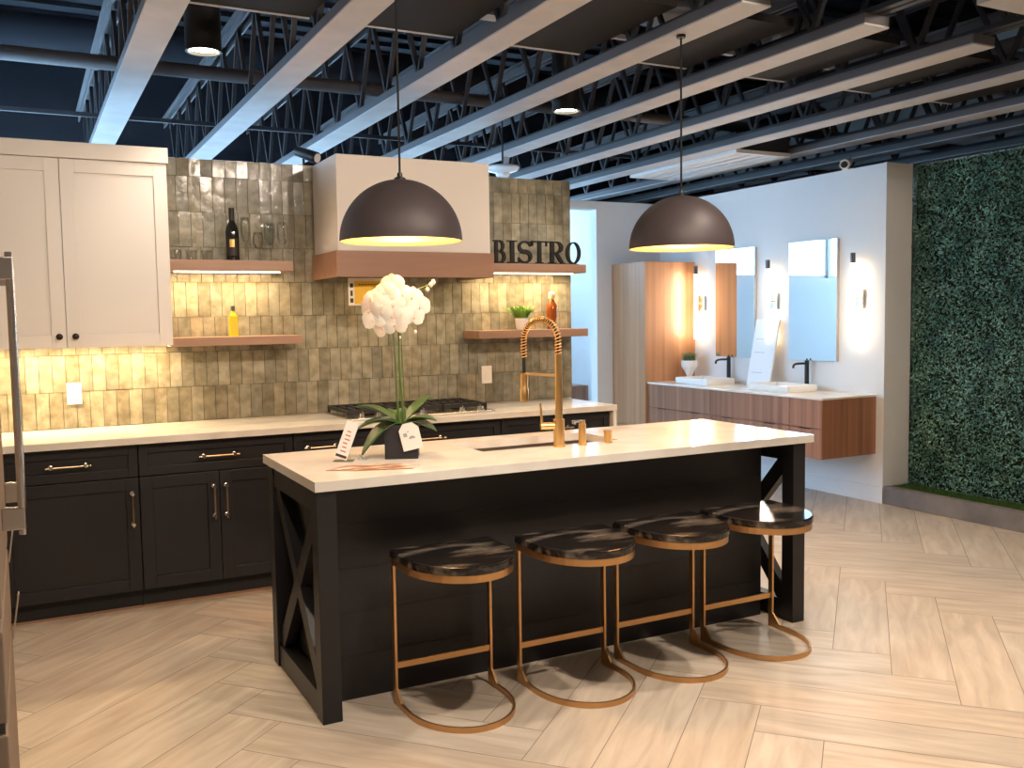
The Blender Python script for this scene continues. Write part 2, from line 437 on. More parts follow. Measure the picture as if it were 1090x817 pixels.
# brace behind the tiled wall
tag(build('diagonal_brace', MB().bar((4.20,1.42,2.86),(4.06,1.22,2.47),.05,.05).bar((4.06,1.22,2.47),(4.06,1.22,.0),.05,.05), M['bluegrey']), 'grey steel post slanting up to a joist behind the tiled wall', 'brace')

# slotted air grille
t = thing('air_grille', 'white slotted linear air grille between two joists near the vanity wall', 'air grille', (6.09,1.1,2.84))
mb = MB().box(5.80,6.40,.36,.42,2.83,2.86).box(5.80,6.40,1.84,1.90,2.83,2.86).box(5.80,5.88,.42,1.84,2.83,2.86).box(6.32,6.40,.42,1.84,2.83,2.86)
build('frame', mb, M['wall_white'], t)
mb = MB()
for k in range(3): mb.box(5.925+k*.135,6.005+k*.135,.42,1.84,2.835,2.855)
build('slats', mb, M['wall_white'], t)
build('grille_box', MB().box(5.81,6.39,.37,1.89,2.87,3.0), M['joist_dark'], t)

# cylinder downlights
def can(loc, label, r=.09, h=.36, power=CAN_W, grp='cylinder downlights'):
    x, y, z = loc
    t = thing('cylinder_downlight', label, 'ceiling light', (x,y,z), grp)
    build('housing', MB().shell([(r-.012,.02),(r-.012,0),(r,0),(r,h),(.001,h)], loc, 32), M['black'], t, smooth='auto')
    build('lens', MB().lathe([(r-.013,.018),(r-.013,.024)], loc, 32), M['can_led'], t)
    build('stem', MB().cyl((x,y,z+h),(x,y,RZ-.04),.008,8), M['black'], t)
    spot('downlight_lamp', (0,0,.008), power, WARMW, math.radians(105), t, .7, .07)
    return t
can((1.37,-.70,2.88), 'black cylinder downlight, lit, between the first two joists above the wall cabinets', power=CAN_W*.35)
can((3.62,-.55,2.80), 'black cylinder downlight glowing under a joist right of the left pendant cord', power=CAN_W*.4)
can((5.15,-1.10,2.92), 'black cylinder downlight high between joists right of the right pendant cord', power=CAN_W*.4)
can((3.75,-2.95,3.02), 'black cylinder downlight whose glowing lens peeks in at the top edge')
for k, (x, y) in enumerate([(1.4,-3.55),(2.35,-3.75),(5.4,-3.5),(1.4,-5.9),(3.7,-5.6),(5.4,-6.0)]):  # last three, above the viewer, are unseen and added as warm fill
    can((x,y,3.02), ['black cylinder downlight in front of the island, left','black cylinder downlight over the first two stools',
        'black cylinder downlight over the open floor at right','black cylinder downlight added as fill above the viewer at left',
        'black cylinder downlight added as fill straight above the viewer','black cylinder downlight added as fill over the viewer at right'][k])

def fill_head(loc, target, label, power):  # added unseen spotlights, warm fill towards the kitchen and vanity
    t = thing('fill_spotlight', label, 'spotlight', loc, 'added fill spotlights aimed at the kitchen')
    L = Vector(loc); d = (Vector(target)-L).normalized()
    build('head', MB().tube([L-d*.09, L+d*.07], .045, 20), M['black'], t, smooth='auto')
    build('lens', MB().tube([L+d*.0705, L+d*.073], .038, 20), M['can_led'], t)
    build('stem', MB().cyl(L+Vector((0,0,.03)), (loc[0],loc[1],3.20), .008, 8), M['black'], t)
    s = spot('fill_lamp', d*.08, power, WARMW, math.radians(80), t, .8, .05); s.rotation_euler = d.to_track_quat('-Z','Y').to_euler()
for x, tx, lab in ((.9,.7,'added black fill spotlight aimed at the white wall cabinets'),(2.2,2.6,'added black fill spotlight aimed at the range hood'),(3.3,1.9,'added black fill spotlight aimed at the back counter'),(4.4,5.0,'added black fill spotlight aimed towards the vanity')):
    fill_head((x,-4.15,3.0), (tx,-.2,1.5), lab, FILL_W)

# small things near the wall tops
t = thing('ceiling_dome', 'small white dome device hanging below a joist right of the range hood', 'ceiling device', (3.95,1.0,2.60))
build('base_disc', MB().lathe([(.13,.10),(.135,.085),(.12,.065),(.07,.05)], (3.95,1.0,2.60), 32), M['porcelain'], t, smooth=True)
build('dome', MB().lathe([(.055,.055),(.055,.03),(.04,.01),(.001,0)], (3.95,1.0,2.60), 24), M['porcelain'], t, smooth=True)
build('hanger', MB().cyl((3.95,1.0,2.70),(3.95,1.0,3.4),.008,8), M['joist_dark'], t)
t = thing('spotlight', 'small black adjustable spotlight standing on the tiled wall left of the hood', 'spotlight', (2.08,.05,2.452))
build('bracket', MB().box(2.04,2.12,.03,.09,2.452,2.46).cyl((2.08,.06,2.46),(2.08,.06,2.50),.008,8), M['black'], t)
build('head', MB().tube([(2.04,.06,2.545),(2.09,-.01,2.515),(2.13,-.06,2.49)], [.03,.034,.036], 18), M['black'], t, smooth='auto')
build('lens', MB().tube([(2.131,-.061,2.4895),(2.134,-.065,2.488)], [.028,.028], 18), M['porcelain'], t)
t = thing('security_camera', 'small white and black security camera on top of the vanity wall', 'camera', (6.40,-.26,2.63))
build('mount', MB().box(6.385,6.45,-.29,-.23,2.63,2.645).cyl((6.40,-.26,2.645),(6.40,-.26,2.67),.014,12), M['porcelain'], t)
build('housing', MB().tube([(6.44,-.24,2.70),(6.36,-.29,2.675),(6.325,-.312,2.664)], [.038,.042,.040], 18), M['porcelain'], t, smooth='auto')
build('lens', MB().tube([(6.325,-.312,2.664),(6.31,-.322,2.660)], [.026,.026], 18), M['black'], t)

# ------------------------------------------------------------ kitchen run
FYC = -.585          # carcass front; doors to -.605
def shaker(x0, x1, z0, z1, y, th=.02, rail=.062, rec=.010):
    mb = MB()
    mb.box(x0,x0+rail,y,y+th,z0,z1).box(x1-rail,x1,y,y+th,z0,z1)
    mb.box(x0+rail,x1-rail,y,y+th,z0,z0+rail).box(x0+rail,x1-rail,y,y+th,z1-rail,z1)
    mb.box(x0+rail,x1-rail,y+rec,y+th,z0+rail,z1-rail); return mb
def bar_handle(c, L, vert, parent, y):
    x, z = c; d = .035
    a = (x, y-d, z-L/2) if vert else (x-L/2, y-d, z); b2 = (x, y-d, z+L/2) if vert else (x+L/2, y-d, z)
    h = build('handle', MB().cyl(a, b2, .0045, 10), M['brass_rod'], parent, smooth='auto')
    for s in (-.08, .08):
        p = (x, y, z+s) if vert else (x+s, y, z); q = (p[0], y-d-.008, p[2])
        build('handle_post', MB().tube([p, (p[0], y-.004, p[2]), (p[0], y-.006, p[2]), q], [.011,.011,.0065,.0085], 12), M['steel'], h, smooth='auto')
def base_cab(x0, x1, label, kind):
    t = thing('base_cabinet', label, 'cabinet', ((x0+x1)/2, -.30, 0), 'dark base cabinets under the back counter')
    g = .0015; x0 += g; x1 -= g
    build('carcass', MB().box(x0,x1,FYC,-.002,.10,.876).box(x0,x1,-.555,-.10,0,.10), M['navy_in'], t)
    build('toe_strip', MB().box(x0,x1,-.562,-.555,0,.012), M['wood_shelf'], t)
    y = -.605; g = .0018
    d = build('drawer', shaker(x0+g,x1-g,.705,.868,y,.0198,.045), M['navy'], t, bevel=.0015)
    bar_handle(((x0+x1)/2,.787), .21, False, d, y)
    if kind == 'door_r' :
        d = build('door', shaker(x0+g,x1-g,.105,.698,y,.0198), M['navy'], t, bevel=.0015); bar_handle((x1-.035,.54), .19, True, d, y)
    elif kind == 'doors':
        xm = (x0+x1)/2
        d = build('door', shaker(x0+g,xm-g,.105,.698,y,.0198), M['navy'], t, bevel=.0015); bar_handle((xm-.032,.54), .19, True, d, y)
        d = build('door', shaker(xm+g,x1-g,.105,.698,y,.0198), M['navy'], t, bevel=.0015); bar_handle((xm+.032,.54), .19, True, d, y)
    elif kind == 'drawers':
        for z0, z1 in ((.405,.698),(.105,.398)):
            d = build('drawer', shaker(x0+g,x1-g,z0,z1,y,.0198,.05), M['navy'], t, bevel=.0015); bar_handle(((x0+x1)/2,(z0+z1)/2), .21, False, d, y)
base_cab(-.44,.32,'dark base cabinet behind the fridge at the far left of the counter','doors')
base_cab(.32,.98,'dark base cabinet with one drawer over one door, right beside the fridge','door_r')
base_cab(.98,1.79,'dark base cabinet with one wide drawer over two doors, left of the island end','doors')
base_cab(1.79,2.11,'narrow dark drawer cabinet left of the rangetop, behind the orchid','drawers')
base_cab(2.11,3.09,'dark base cabinet directly under the rangetop','drawers')
base_cab(3.09,3.898,'dark base cabinet at the right end of the back counter, behind the brass faucet','doors')
o = build('countertop', MB().box(-.448,3.927,-.648,-.001,.877,.914), M['quartz'], bevel=.002)
tag(o, 'long white quartz countertop along the tiled wall', 'countertop')
o = build('end_panel', MB().box(3.901,3.927,-.640,-.002,0,.8765), M['quartz'])
tag(o, 'white quartz end panel closing the right end of the back counter', 'panel')

# upper cabinets
def upper():
    y = -.35; z0, z1 = 1.374, 2.357
    cabs = [(-.44,.195,'white wall cabinet mostly out of view at the far left','door_l'),(.195,1.213,'white two door wall cabinet with dark knobs at upper left','two')]
    for x0, x1, lab, kd in cabs:
        t = thing('wall_cabinet', lab, 'cabinet', ((x0+x1)/2, -.17, z0), 'white wall cabinets')
        build('carcass', MB().box(x0+.001,x1-.001,y+.02,-.001,z0,z1), M['white_paint'], t)
        xm = .683 if kd == 'two' else (x0+x1)/2
        for a, b2, kx in ((x0,xm,xm-.035),(xm,x1,xm+.042)):
            d = build('door', shaker(a+.002,b2-.002,z0,z1-.002,y,.0195,.068,.008), M['white_paint'], t, bevel=.0015)
            T = Matrix.Rotation(PI/2,4,'X')
            build('knob', MB().lathe([(.006,0),(.005,.012),(.016,.018),(.017,.026),(.012,.030),(.001,.031)], (kx,y,1.434), 18, T), M['bronze_knob'], d, smooth=True)
        build('crown_board', MB().box(x0+.001,x1+(.008 if kd=='two' else -.001),y-.012,-.001,z1+.001,2.44), M['white_paint'], t, bevel=.002)
    f = thing('undercabinet_light', 'warm led light strip under the white wall cabinets', 'light strip', (.5,-.12,1.36))
    build('strip', MB().box(-.3,1.18,-.135,-.105,1.3697,1.3738), M['led'], f)
    area('strip_lamp', (0,0,.008), (1.5,.05), UNDER_W, WARM, (0,0,0), f)
upper()

# hood
t = thing('range_hood', 'boxy white range hood with brown wood band above the rangetop', 'range hood', (2.60,-.25,1.747))
build('cover', MB().box(2.115,3.091,-.493,-.001,1.898,2.449), M['hood_white'], t, bevel=.003)
mb = MB().box(2.10,3.11,-.506,-.494+.02,1.747,1.898).box(2.10,2.12,-.474,-.001,1.747,1.898).box(3.09,3.11,-.474,-.001,1.747,1.898)
build('wood_band', mb, M['wood_hood'], t, bevel=.002)
build('insert', MB().box(2.121,3.089,-.473,-.002,1.765,1.885), M['steel'], t)
mb = MB()
for x in (2.575,2.665): mb.lathe([(.022,-.004),(.022,0)], (x,-.30,1.765), 20)
build('lamps', mb, M['can_led'], t)
area('hood_lamp', (0,0,.01), (.3,.1), 1.6, WARM, (0,0,0), t)
# yellow card hanging under the hood
t = thing('energy_card', 'yellow and white appliance card hanging under the range hood', 'card', (2.335,-.35,1.58))
build('sheet', MB().box(2.213,2.457,-.352,-.350,1.583,1.7465), M['card_white'], t)
build('yellow_field', MB().box(2.252,2.447,-.3528,-.3521,1.592,1.728), M['yellow'], t)
mb = MB().box(2.224,2.243,-.3528,-.3521,1.690,1.715).box(2.226,2.240,-.3528,-.3521,1.640,1.672).box(2.224,2.243,-.3528,-.3521,1.600,1.626)
for k in range(7): mb.box(2.275+k*.019,2.288+k*.019,-.3534,-.3529,1.706,1.711)
build('print', mb, M['ink'], t)

# rangetop
t = thing('rangetop', 'black and stainless gas rangetop set in the back counter under the hood', 'rangetop', (2.60,-.33,.914))
build('tray', MB().box(2.13,3.07,-.575,-.06,.9142,.926), M['steel'], t, bevel=.003)
for k in range(3):
    x0 = 2.145+k*.306; mb = MB(); x1 = x0+.298; y0, y1 = -.475, -.085
    for yy in (y0, (y0+y1)/2, y1): mb.box(x0,x1,yy-.008,yy+.008,.944,.968)
    for j in range(6): 
        xx = x0+.008+j*(x1-x0-.016)/5; mb.box(xx-.006,xx+.006,y0,y1,.946,.966)
    for xx in (x0+.008,x1-.008):
        for yy in (y0,y1): mb.box(xx-.008,xx+.008,yy-.008,yy+.008,.926,.95)
    build('grate', mb, M['iron'], t)
for x in (2.30,2.60,2.90):
    for y in (-.375,-.185): build('burner', MB().lathe([(.045,0),(.045,.010),(.032,.012),(.030,.018),(.001,.018)], (x,y,.926), 24), M['iron'], t)
for x in (2.22,2.32,2.60,2.86,2.98):
    kn = build('knob', MB().lathe([(.024,0),(.024,.004),(.017,.006),(.016,.026),(.001,.027)], (x,-.53,.926), 20), M['steel'], t, smooth='auto')
    build('grip', MB().box(x-.004,x+.004,-.545,-.515,.953,.962), M['steel'], kn)

# floating shelves
def shelf(x0, x1, z0, z1, label, led=None):
    t = thing('floating_shelf', label, 'shelf', ((x0+x1)/2,-.125,z0), 'floating wood shelves')
    build('board', MB().box(x0,x1,-.25,.0,z0,z1), M['wood_shelf'], t, bevel=.002)
    if led:
        build('led_strip', MB().box(led[0],led[1],-.150,-.120,z0-.006,z0-.0002), M['led'], t)
        a = area('shelf_lamp', ((led[0]+led[1])/2-(x0+x1)/2,-.01,-.008), (led[1]-led[0],.04), SHELF_W*(led[1]-led[0])/.6, WARM, (0,0,0), t)
shelf(1.215,1.914,1.790,1.850,'upper left floating wood shelf with light strip, holding the wine bottle',(1.26,1.86))
shelf(1.215,1.956,1.362,1.412,'lower left floating wood shelf with only a small yellow bottle')
shelf(3.112,3.946,1.795,1.852,'upper right floating wood shelf under the BISTRO letters',(3.2,3.9))
shelf(3.121,3.957,1.360,1.412,'lower right floating wood shelf with small plant and amber bottle')

def plate(x, z, label):
    t = thing('wall_plate', label, 'wall plate', (x,0,z))
    build('cover', MB().box(x-.038,x+.038,-.006,.0005,z-.06,z+.06), M['plate'], t, bevel=.002)
    build('rocker', MB().box(x-.017,x+.017,-.009,-.006,z-.033,z+.033), M['plate'], t, bevel=.001)
plate(.72,1.11,'white switch plate on the tiles at left under the wall cabinet')
plate(3.29,1.108,'white switch plate on the tiles right of the rangetop')

# things on shelves
zt = 1.850
t = thing('wine_bottle', 'dark wine bottle with a gold emblem label on the upper left shelf', 'bottle', (1.592,-.13,zt))
build('glass', MB().lathe([(.036,0),(.038,.006),(.038,.17),(.034,.195),(.018,.225),(.014,.24),(.014,.305),(.001,.305)], (1.592,-.13,zt), 28), M['bottle'], t, smooth='auto')
build('foil', MB().lathe([(.0155,.235),(.0155,.308),(.001,.309)], (1.592,-.13,zt), 20), M['label_b'], t, smooth='auto')
def curved_label(c, r, a0, a1, z0, z1, n=10):
    mb = MB()
    for i in range(n):
        p, q = a0+(a1-a0)*i/n, a0+(a1-a0)*(i+1)/n
        P = lambda a, z, rr_: (c[0]+rr_*math.cos(a), c[1]+rr_*math.sin(a), z)
        mb.add([P(p,z0,r),P(q,z0,r),P(q,z1,r),P(p,z1,r)], [(0,1,2,3)])
    return mb
A0 = math.radians(-105)
build('label', curved_label((1.592,-.13), .0385, A0-.9, A0+.9, zt+.03, zt+.13), M['label_b'], t)
build('emblem', curved_label((1.592,-.13), .0392, A0-.35, A0+.35, zt+.08, zt+.125, 6), M['label_gold'], t)

def flute(x, y, label, h, r):
    t = thing('drinking_glass', label, 'glass', (x,y,zt), 'clear glasses on the upper left shelf')
    build('bowl', MB().shell([(.001,h*.42),(r*.6,h*.46),(r,h*.62),(r*1.02,h*.8),(r*.85,h),(r*.85-.0015,h),(r-.0015,h*.8),(r-.002,h*.62),(r*.55,h*.475),(.001,h*.435)], (x,y,zt), 24), M['glass'], t, smooth=True)
    build('stem', MB().lathe([(.03,0),(.03,.003),(.006,.008),(.0035,.02),(.0035,h*.40),(.001,h*.425)], (x,y,zt), 20), M['glass'], t, smooth=True)
flute(1.672,-.10,'clear stemmed glass directly right of the wine bottle',.26,.028)
flute(1.735,-.15,'shorter clear stemmed glass, second right of the wine bottle',.17,.030)
flute(1.815,-.10,'tall clear stemmed glass, third right of the wine bottle',.23,.033)
flute(1.880,-.15,'clear stemmed glass nearest the right end of the shelf',.235,.032)
for k, x in enumerate((1.275,1.36,1.445)):
    g_ = build('glass_tumbler', MB().shell([(.001,.004),(.026,.004),(.031,.062),(.033,.062),(.028,0),(.001,0)], (x,-.13,zt), 24), M['glass'], smooth=True)
    tag(g_, ['low clear glass tumbler nearest the wall cabinet','low clear glass tumbler, middle of three left of the wine bottle','low clear glass tumbler, nearest of three left of the wine bottle'][k], 'glass', 'low glasses on the upper left shelf')

zt2 = 1.412
t = thing('oil_bottle', 'small yellow oil bottle with dark green cap on the lower left shelf', 'bottle', (1.580,-.13,zt2))
build('body', MB().prism([(1.556,-.148),(1.604,-.148),(1.606,-.140),(1.606,-.120),(1.604,-.112),(1.556,-.112),(1.554,-.120),(1.554,-.140)], zt2, zt2+.12).lathe([(.022,.118),(.012,.138),(.011,.150)], (1.580,-.13,zt2), 18), M['oil'], t)
build('cap', MB().lathe([(.013,.150),(.013,.178),(.001,.179)], (1.580,-.13,zt2), 18), M['cap'], t, smooth='auto')
build('label', MB().box(1.561,1.599,-.1492,-.1482,zt2+.03,zt2+.085), M['yellow'], t)

# BISTRO sign
def stroke(mb, pts, ws, T, d=.018):
    L, R_ = [], []
    n = len(pts)
    for i in range(n):
        a = Vector(pts[max(i-1,0)]); c = Vector(pts[min(i+1,n-1)]); tt = (c-a)
        tt = Vector((tt[0],tt[1])).normalized(); nn = Vector((-tt.y, tt.x)); p = Vector((pts[i][0],pts[i][1])); w = ws[i] if isinstance(ws,(list,tuple)) else ws
        L.append(p+nn*w/2); R_.append(p-nn*w/2)
    for i in range(n-1):
        q = [L[i],L[i+1],R_[i+1],R_[i]]
        mb.prism([(a.x,a.y) for a in q], 0, d, T)
def arc(cx, cy, rx, ry, a0, a1, n=14): return [(cx+rx*math.cos(math.radians(a0+(a1-a0)*i/n)), cy+ry*math.sin(math.radians(a0+(a1-a0)*i/n))) for i in range(n+1)]
def letter(ch):
    H = .150; mb = MB(); T = Matrix(((1,0,0,0),(0,0,-1,0),(0,1,0,0),(0,0,0,1)))   # (x, y)->(x, z), extrude toward -y
    S = lambda p, w: stroke(mb, p, w, T)
    ser = .008; tk = .024
    if ch == 'I':
        S([(.035,0),(.035,H)], tk); S([(.005,ser/2),(.065,ser/2)], ser); S([(.005,H-ser/2),(.065,H-ser/2)], ser); w = .07
    if ch == 'B':
        S([(.03,0),(.03,H)], tk); S([(.004,ser/2),(.06,ser/2)], ser); S([(.004,H-ser/2),(.06,H-ser/2)], ser)
        S(arc(.055,.112,.032,.034,90,-90), [ser+.016*math.sin(PI*i/14) for i in range(15)])
        S(arc(.058,.041,.040,.037,90,-90), [ser+.018*math.sin(PI*i/14) for i in range(15)])
        S([(.03,.078),(.056,.078)], ser); w = .108
    if ch == 'R':
        S([(.03,0),(.03,H)], tk); S([(.004,ser/2),(.056,ser/2)], ser); S([(.004,H-ser/2),(.06,H-ser/2)], ser)
        S(arc(.056,.110,.036,.036,90,-90), [ser+.016*math.sin(PI*i/14) for i in range(15)])
        S([(.03,.074),(.058,.074)], ser); S([(.058,.074),(.082,.03),(.098,.006)], [.018,.022,.022]); S([(.088,ser/2),(.116,ser/2)], ser); w = .118
    if ch == 'S':
        P = arc(.050,.110,.036,.034,20,270,16)+arc(.050,.042,.038,.036,90,-160,16)
        n_ = len(P); S(P, [ser+.018*math.exp(-((i/n_-.5)/.17)**2)+.004 for i in range(n_)])
        S([(.086,.112),(.086,.146)], ser); S([(.010,.004),(.010,.040)], ser); w = .098
    if ch == 'T':
        S([(.058,0),(.058,H)], tk); S([(.032,ser/2),(.084,ser/2)], ser); S([(.004,H-ser/2),(.112,H-ser/2)], ser+.002)
        S([(.008,H),(.008,H-.034)], ser); S([(.108,H),(.108,H-.034)], ser); w = .116
    if ch == 'O':
        S(arc(.056,.075,.046,.071,0,360,32), [ser+.014*abs(math.cos(2*PI*i/32)) for i in range(33)]); w = .114
    return mb
t = thing('bistro_sign', 'black letters spelling BISTRO on a thin base, standing on the upper right shelf', 'sign', (3.59,-.20,1.852))
for ch, x0, x1 in (('B',3.255,3.347),('I',3.360,3.432),('S',3.440,3.545),('T',3.545,3.662),('R',3.672,3.802),('O',3.812,3.928)):
    mb = letter(ch); xs = [v.x for v in mb.v]; a, b2 = min(xs), max(xs)
    mb.v = [Vector((x0+(v.x-a)/(b2-a)*(x1-x0), v.y-.195, v.z+1.857)) for v in mb.v]
    build('letter', mb, M['cable'], t)
build('base_strip', MB().box(3.25,3.90,-.225,-.180,1.852,1.858), M['black'], t)

# herb pot and amber bottle on lower right shelf
def blades(c, n, r, h, spread, w=.004, seed=1, lean=.6, seg=3):
    rng = random.Random(seed); mb = MB()
    for i in range(n):
        a = rng.uniform(0,2*PI); q = r*math.sqrt(rng.random()); b0 = Vector(c)+Vector((math.cos(a)*q, math.sin(a)*q, 0))
        d = Vector((math.cos(a+rng.uniform(-.6,.6)), math.sin(a+rng.uniform(-.6,.6)), 0)); hh = h*rng.uniform(.6,1); sp = spread*rng.uniform(.2,1)
        s = Vector((-d.y,d.x,0)); k = len(mb.v)
        for j in range(seg+1):
            tt = j/seg; p = b0 + d*sp*tt*tt + Vector((0,0,hh*(tt-.25*lean*tt*tt))); ww = w*(1-tt*.85)*(1 if j else .6)
            mb.v += [p-s*ww, p+s*ww]
        for j in range(seg): mb.f.append((k+2*j,k+2*j+1,k+2*j+3,k+2*j+2))
    return mb
t = thing('herb_plant', 'small bushy green plant in a white pot on the lower right shelf', 'plant', (3.50,-.13,1.412))
build('pot', MB().lathe([(.032,0),(.040,.01),(.047,.072),(.048,.078),(.042,.078),(.040,.066),(.001,.064)], (3.50,-.13,1.412), 24), M['porcelain'], t, smooth='auto')
build('foliage', blades((3.50,-.13,1.475), 240, .040, .12, .11, .008, 4), M['herb'], t)
t = thing('amber_bottle', 'amber glass bottle with a cork top on the lower right shelf', 'bottle', (3.737,-.13,1.412))
build('glass', MB().lathe([(.034,0),(.035,.006),(.028,.03),(.036,.08),(.042,.13),(.038,.165),(.020,.190),(.016,.205)], (3.737,-.13,1.412), 24), M['amber'], t, smooth='auto')
build('stopper', MB().lathe([(.017,.205),(.024,.215),(.024,.245),(.014,.258),(.001,.26)], (3.737,-.13,1.412), 20), M['cork'], t, smooth='auto')

# ------------------------------------------------------------ island
IX0, IX1, IY0, IY1 = 1.3955, 3.8479, -2.462, -1.628
LX0, LX1, LYF, LYB = 1.402, 3.803, -2.452, -1.690
t = thing('kitchen_island', 'long dark island with crossed end frames and shiplap front', 'kitchen island', ((LX0+LX1)/2,-2.07,0))
TOPZ = .8768; lw = .076
for x in (LX0, LX1-lw):
    for y in (LYF, LYB-lw): build('leg', MB().box(x,x+lw,y,y+lw,0,TOPZ), M['navy'], t, bevel=.002)
for x0 in (LX0, LX1-lw):
    xa, xb = x0+.008, x0+lw-.008
    build('bottom_rail', MB().box(xa,xb,LYF+lw,LYB-lw,.0,.095), M['navy'], t)
    build('top_rail', MB().box(xa,xb,LYF+lw,LYB-lw,.79,TOPZ), M['navy'], t)
    xm = (xa+xb)/2; ya, yb = LYF+lw, LYB-lw
    mb = MB()
    for (p, q) in (((ya,.095),(yb,.79)),((yb,.095),(ya,.79))):
        dy, dz = q[0]-p[0], q[1]-p[1]; w = .055; L = math.hypot(dy,dz); hy = w/2*L/abs(dz)
        e_ = 1 if dy > 0 else -1
        # ends cut into corners
        poly = [(p[0], p[1]+0), (p[0]+e_*hy*1.3, p[1]), (q[0], q[1]-w*1.0), (q[0], q[1]), (q[0]-e_*hy*1.3, q[1]), (p[0], p[1]+w*1.0)]
        T = Matrix(((0,0,1,0),(1,0,0,0),(0,1,0,0),(0,0,0,1)))
        d_ = .0 if p[0] < q[0] else .001
        mb.prism(poly, xm-.022+d_, xm+.022-d_, T)
    build('cross_brace', mb, M['navy'], t)
BX0, BX1 = LX0+.078, LX1-.115
build('body', MB().box(BX0,BX1,-2.252,-1.695,.0,.70).box(BX0,2.20,-2.252,-1.695,.70,TOPZ).box(3.02,BX1,-2.252,-1.695,.70,TOPZ).box(2.20,3.02,-2.252,-2.16,.70,TOPZ), M['navy_in'], t)
mb = MB(); z = 0.0
for k in range(5):
    mb.box(BX0,BX1,-2.272,-2.2525,z+.0007,min(z+.1755,TOPZ)-.0); z += .1755
build('shiplap_front', mb, M['navy'], t)
# counter with sink cutout
SX0, SX1, SY0, SY1 = 2.25, 2.97, -2.095, -1.76
z0, z1 = .877, .914
mb = MB().box(IX0,SX0,IY0,IY1,z0,z1).box(SX1,IX1,IY0,IY1,z0,z1).box(SX0,SX1,IY0,SY0,z0,z1).box(SX0,SX1,SY1,IY1,z0,z1)
tag(build('island_countertop', mb, M['quartz']), 'white quartz countertop lying on the dark island', 'countertop')
t = thing('undermount_sink', 'stainless undermount sink sunk in the island countertop', 'sink', ((SX0+SX1)/2,(SY0+SY1)/2,.70))
a, b2, c2, d2 = SX0-.008, SX1+.008, SY0-.008, SY1+.008
M['sink'] = mat('sink_steel', (.42,.37,.31), .38, 1)
build('basin', MB().box(a,b2,c2,d2,.70,.704).box(a,a+.004,c2,d2,.704,.8765).box(b2-.004,b2,c2,d2,.704,.8765).box(a+.004,b2-.004,c2,c2+.004,.704,.8765).box(a+.004,b2-.004,d2-.004,d2,.704,.8765), M['sink'], t)
build('ledge', MB().box(a+.004,b2-.004,d2-.02,d2-.005,.855,.862), M['dark_steel'], t)
build('drain', MB().lathe([(.045,.704),(.045,.707),(.03,.706),(.001,.705)], (2.6,-1.92,0), 24), M['dark_steel'], t)

# faucet
fx, fy = 2.612, -2.14
t = thing('brass_faucet', 'tall brushed brass spring faucet standing by the island sink', 'faucet', (fx,fy,.914))
build('base', MB().lathe([(.030,0),(.030,.004),(.0255,.006),(.0255,.125),(.001,.126)], (fx,fy,.914), 28), M['brass'], t, smooth='auto')
zb = .914
build('riser', MB().lathe([(.0175,.12),(.0165,.30),(.0155,.42)], (fx,fy,zb), 24), M['brass'], t, smooth='auto')
dx, dy = -.055, .225; D = math.hypot(dx,dy); R0 = D/2
def fp(s, z): return Vector((fx+dx*s, fy+dy*s, z))
# arch path
top = zb+.50
path = [fp(0, zb+.42), fp(0, top-.02)]
for i in range(1, 19):
    a = PI*i/18; path.append(fp((1-math.cos(a))/2, top+math.sin(a)*.075))
path = [fp(0,zb+.42)] + [fp((1-math.cos(PI*i/24))/2, top-.02+math.sin(PI*i/24)*.095) for i in range(25)] + [fp(1, zb+.40)]
build('inner_hose', MB().tube(path, .0075, 10), M['black'], t, smooth=True)
# coil
def resample(P, n):
    ds = [0]
    for a, b3 in zip(P[:-1], P[1:]): ds.append(ds[-1]+(b3-a).length)
    out = []; j = 0
    for i in range(n+1):
        s = ds[-1]*i/n
        while j < len(P)-2 and ds[j+1] < s: j += 1
        tt = (s-ds[j])/max(ds[j+1]-ds[j],1e-9); out.append(P[j].lerp(P[j+1], min(tt,1)))
    return out
RS = resample(path, 400); coil = []
side = Vector((-dy, dx, 0)).normalized()
for i, p in enumerate(RS):
    tg = (RS[min(i+1,400)]-RS[max(i-1,0)]).normalized(); nn = tg.cross(side); a = 2*PI*i/400*34
    coil.append(p + side*math.cos(a)*.0135 + nn*math.sin(a)*.0135)
build('spring', MB().tube(coil, .0030, 5), M['brass'], t, smooth=True)
build('spray_hose', MB().cyl(fp(1,zb+.40), fp(1,zb+.32), .009, 12), M['black'], t, smooth='auto')
build('spray_head', MB().lathe([(.012,.325),(.017,.32),(.017,.255),(.020,.25),(.020,.195),(.016,.19),(.001,.19)], tuple(fp(1,zb)), 24), M['brass'], t, smooth='auto')
build('support_arm', MB().cyl(fp(0,zb+.322), fp(1,zb+.322), .006, 12), M['brass'], t, smooth='auto')
hd = Vector((-.95,.3,0)).normalized(); p0 = Vector((fx,fy,zb+.095))
hb = build('handle_joint', MB().cyl(p0+hd*.02, p0+hd*.085, .0165, 20), M['brass'], t, smooth='auto')
build('lever', MB().tube([p0+hd*.078+Vector((0,0,.0)), p0+hd*.080+Vector((0,0,.045)), p0+hd*.085+Vector((0,0,.105))], [.0065,.0055,.0045], 12), M['brass'], hb, smooth='auto')

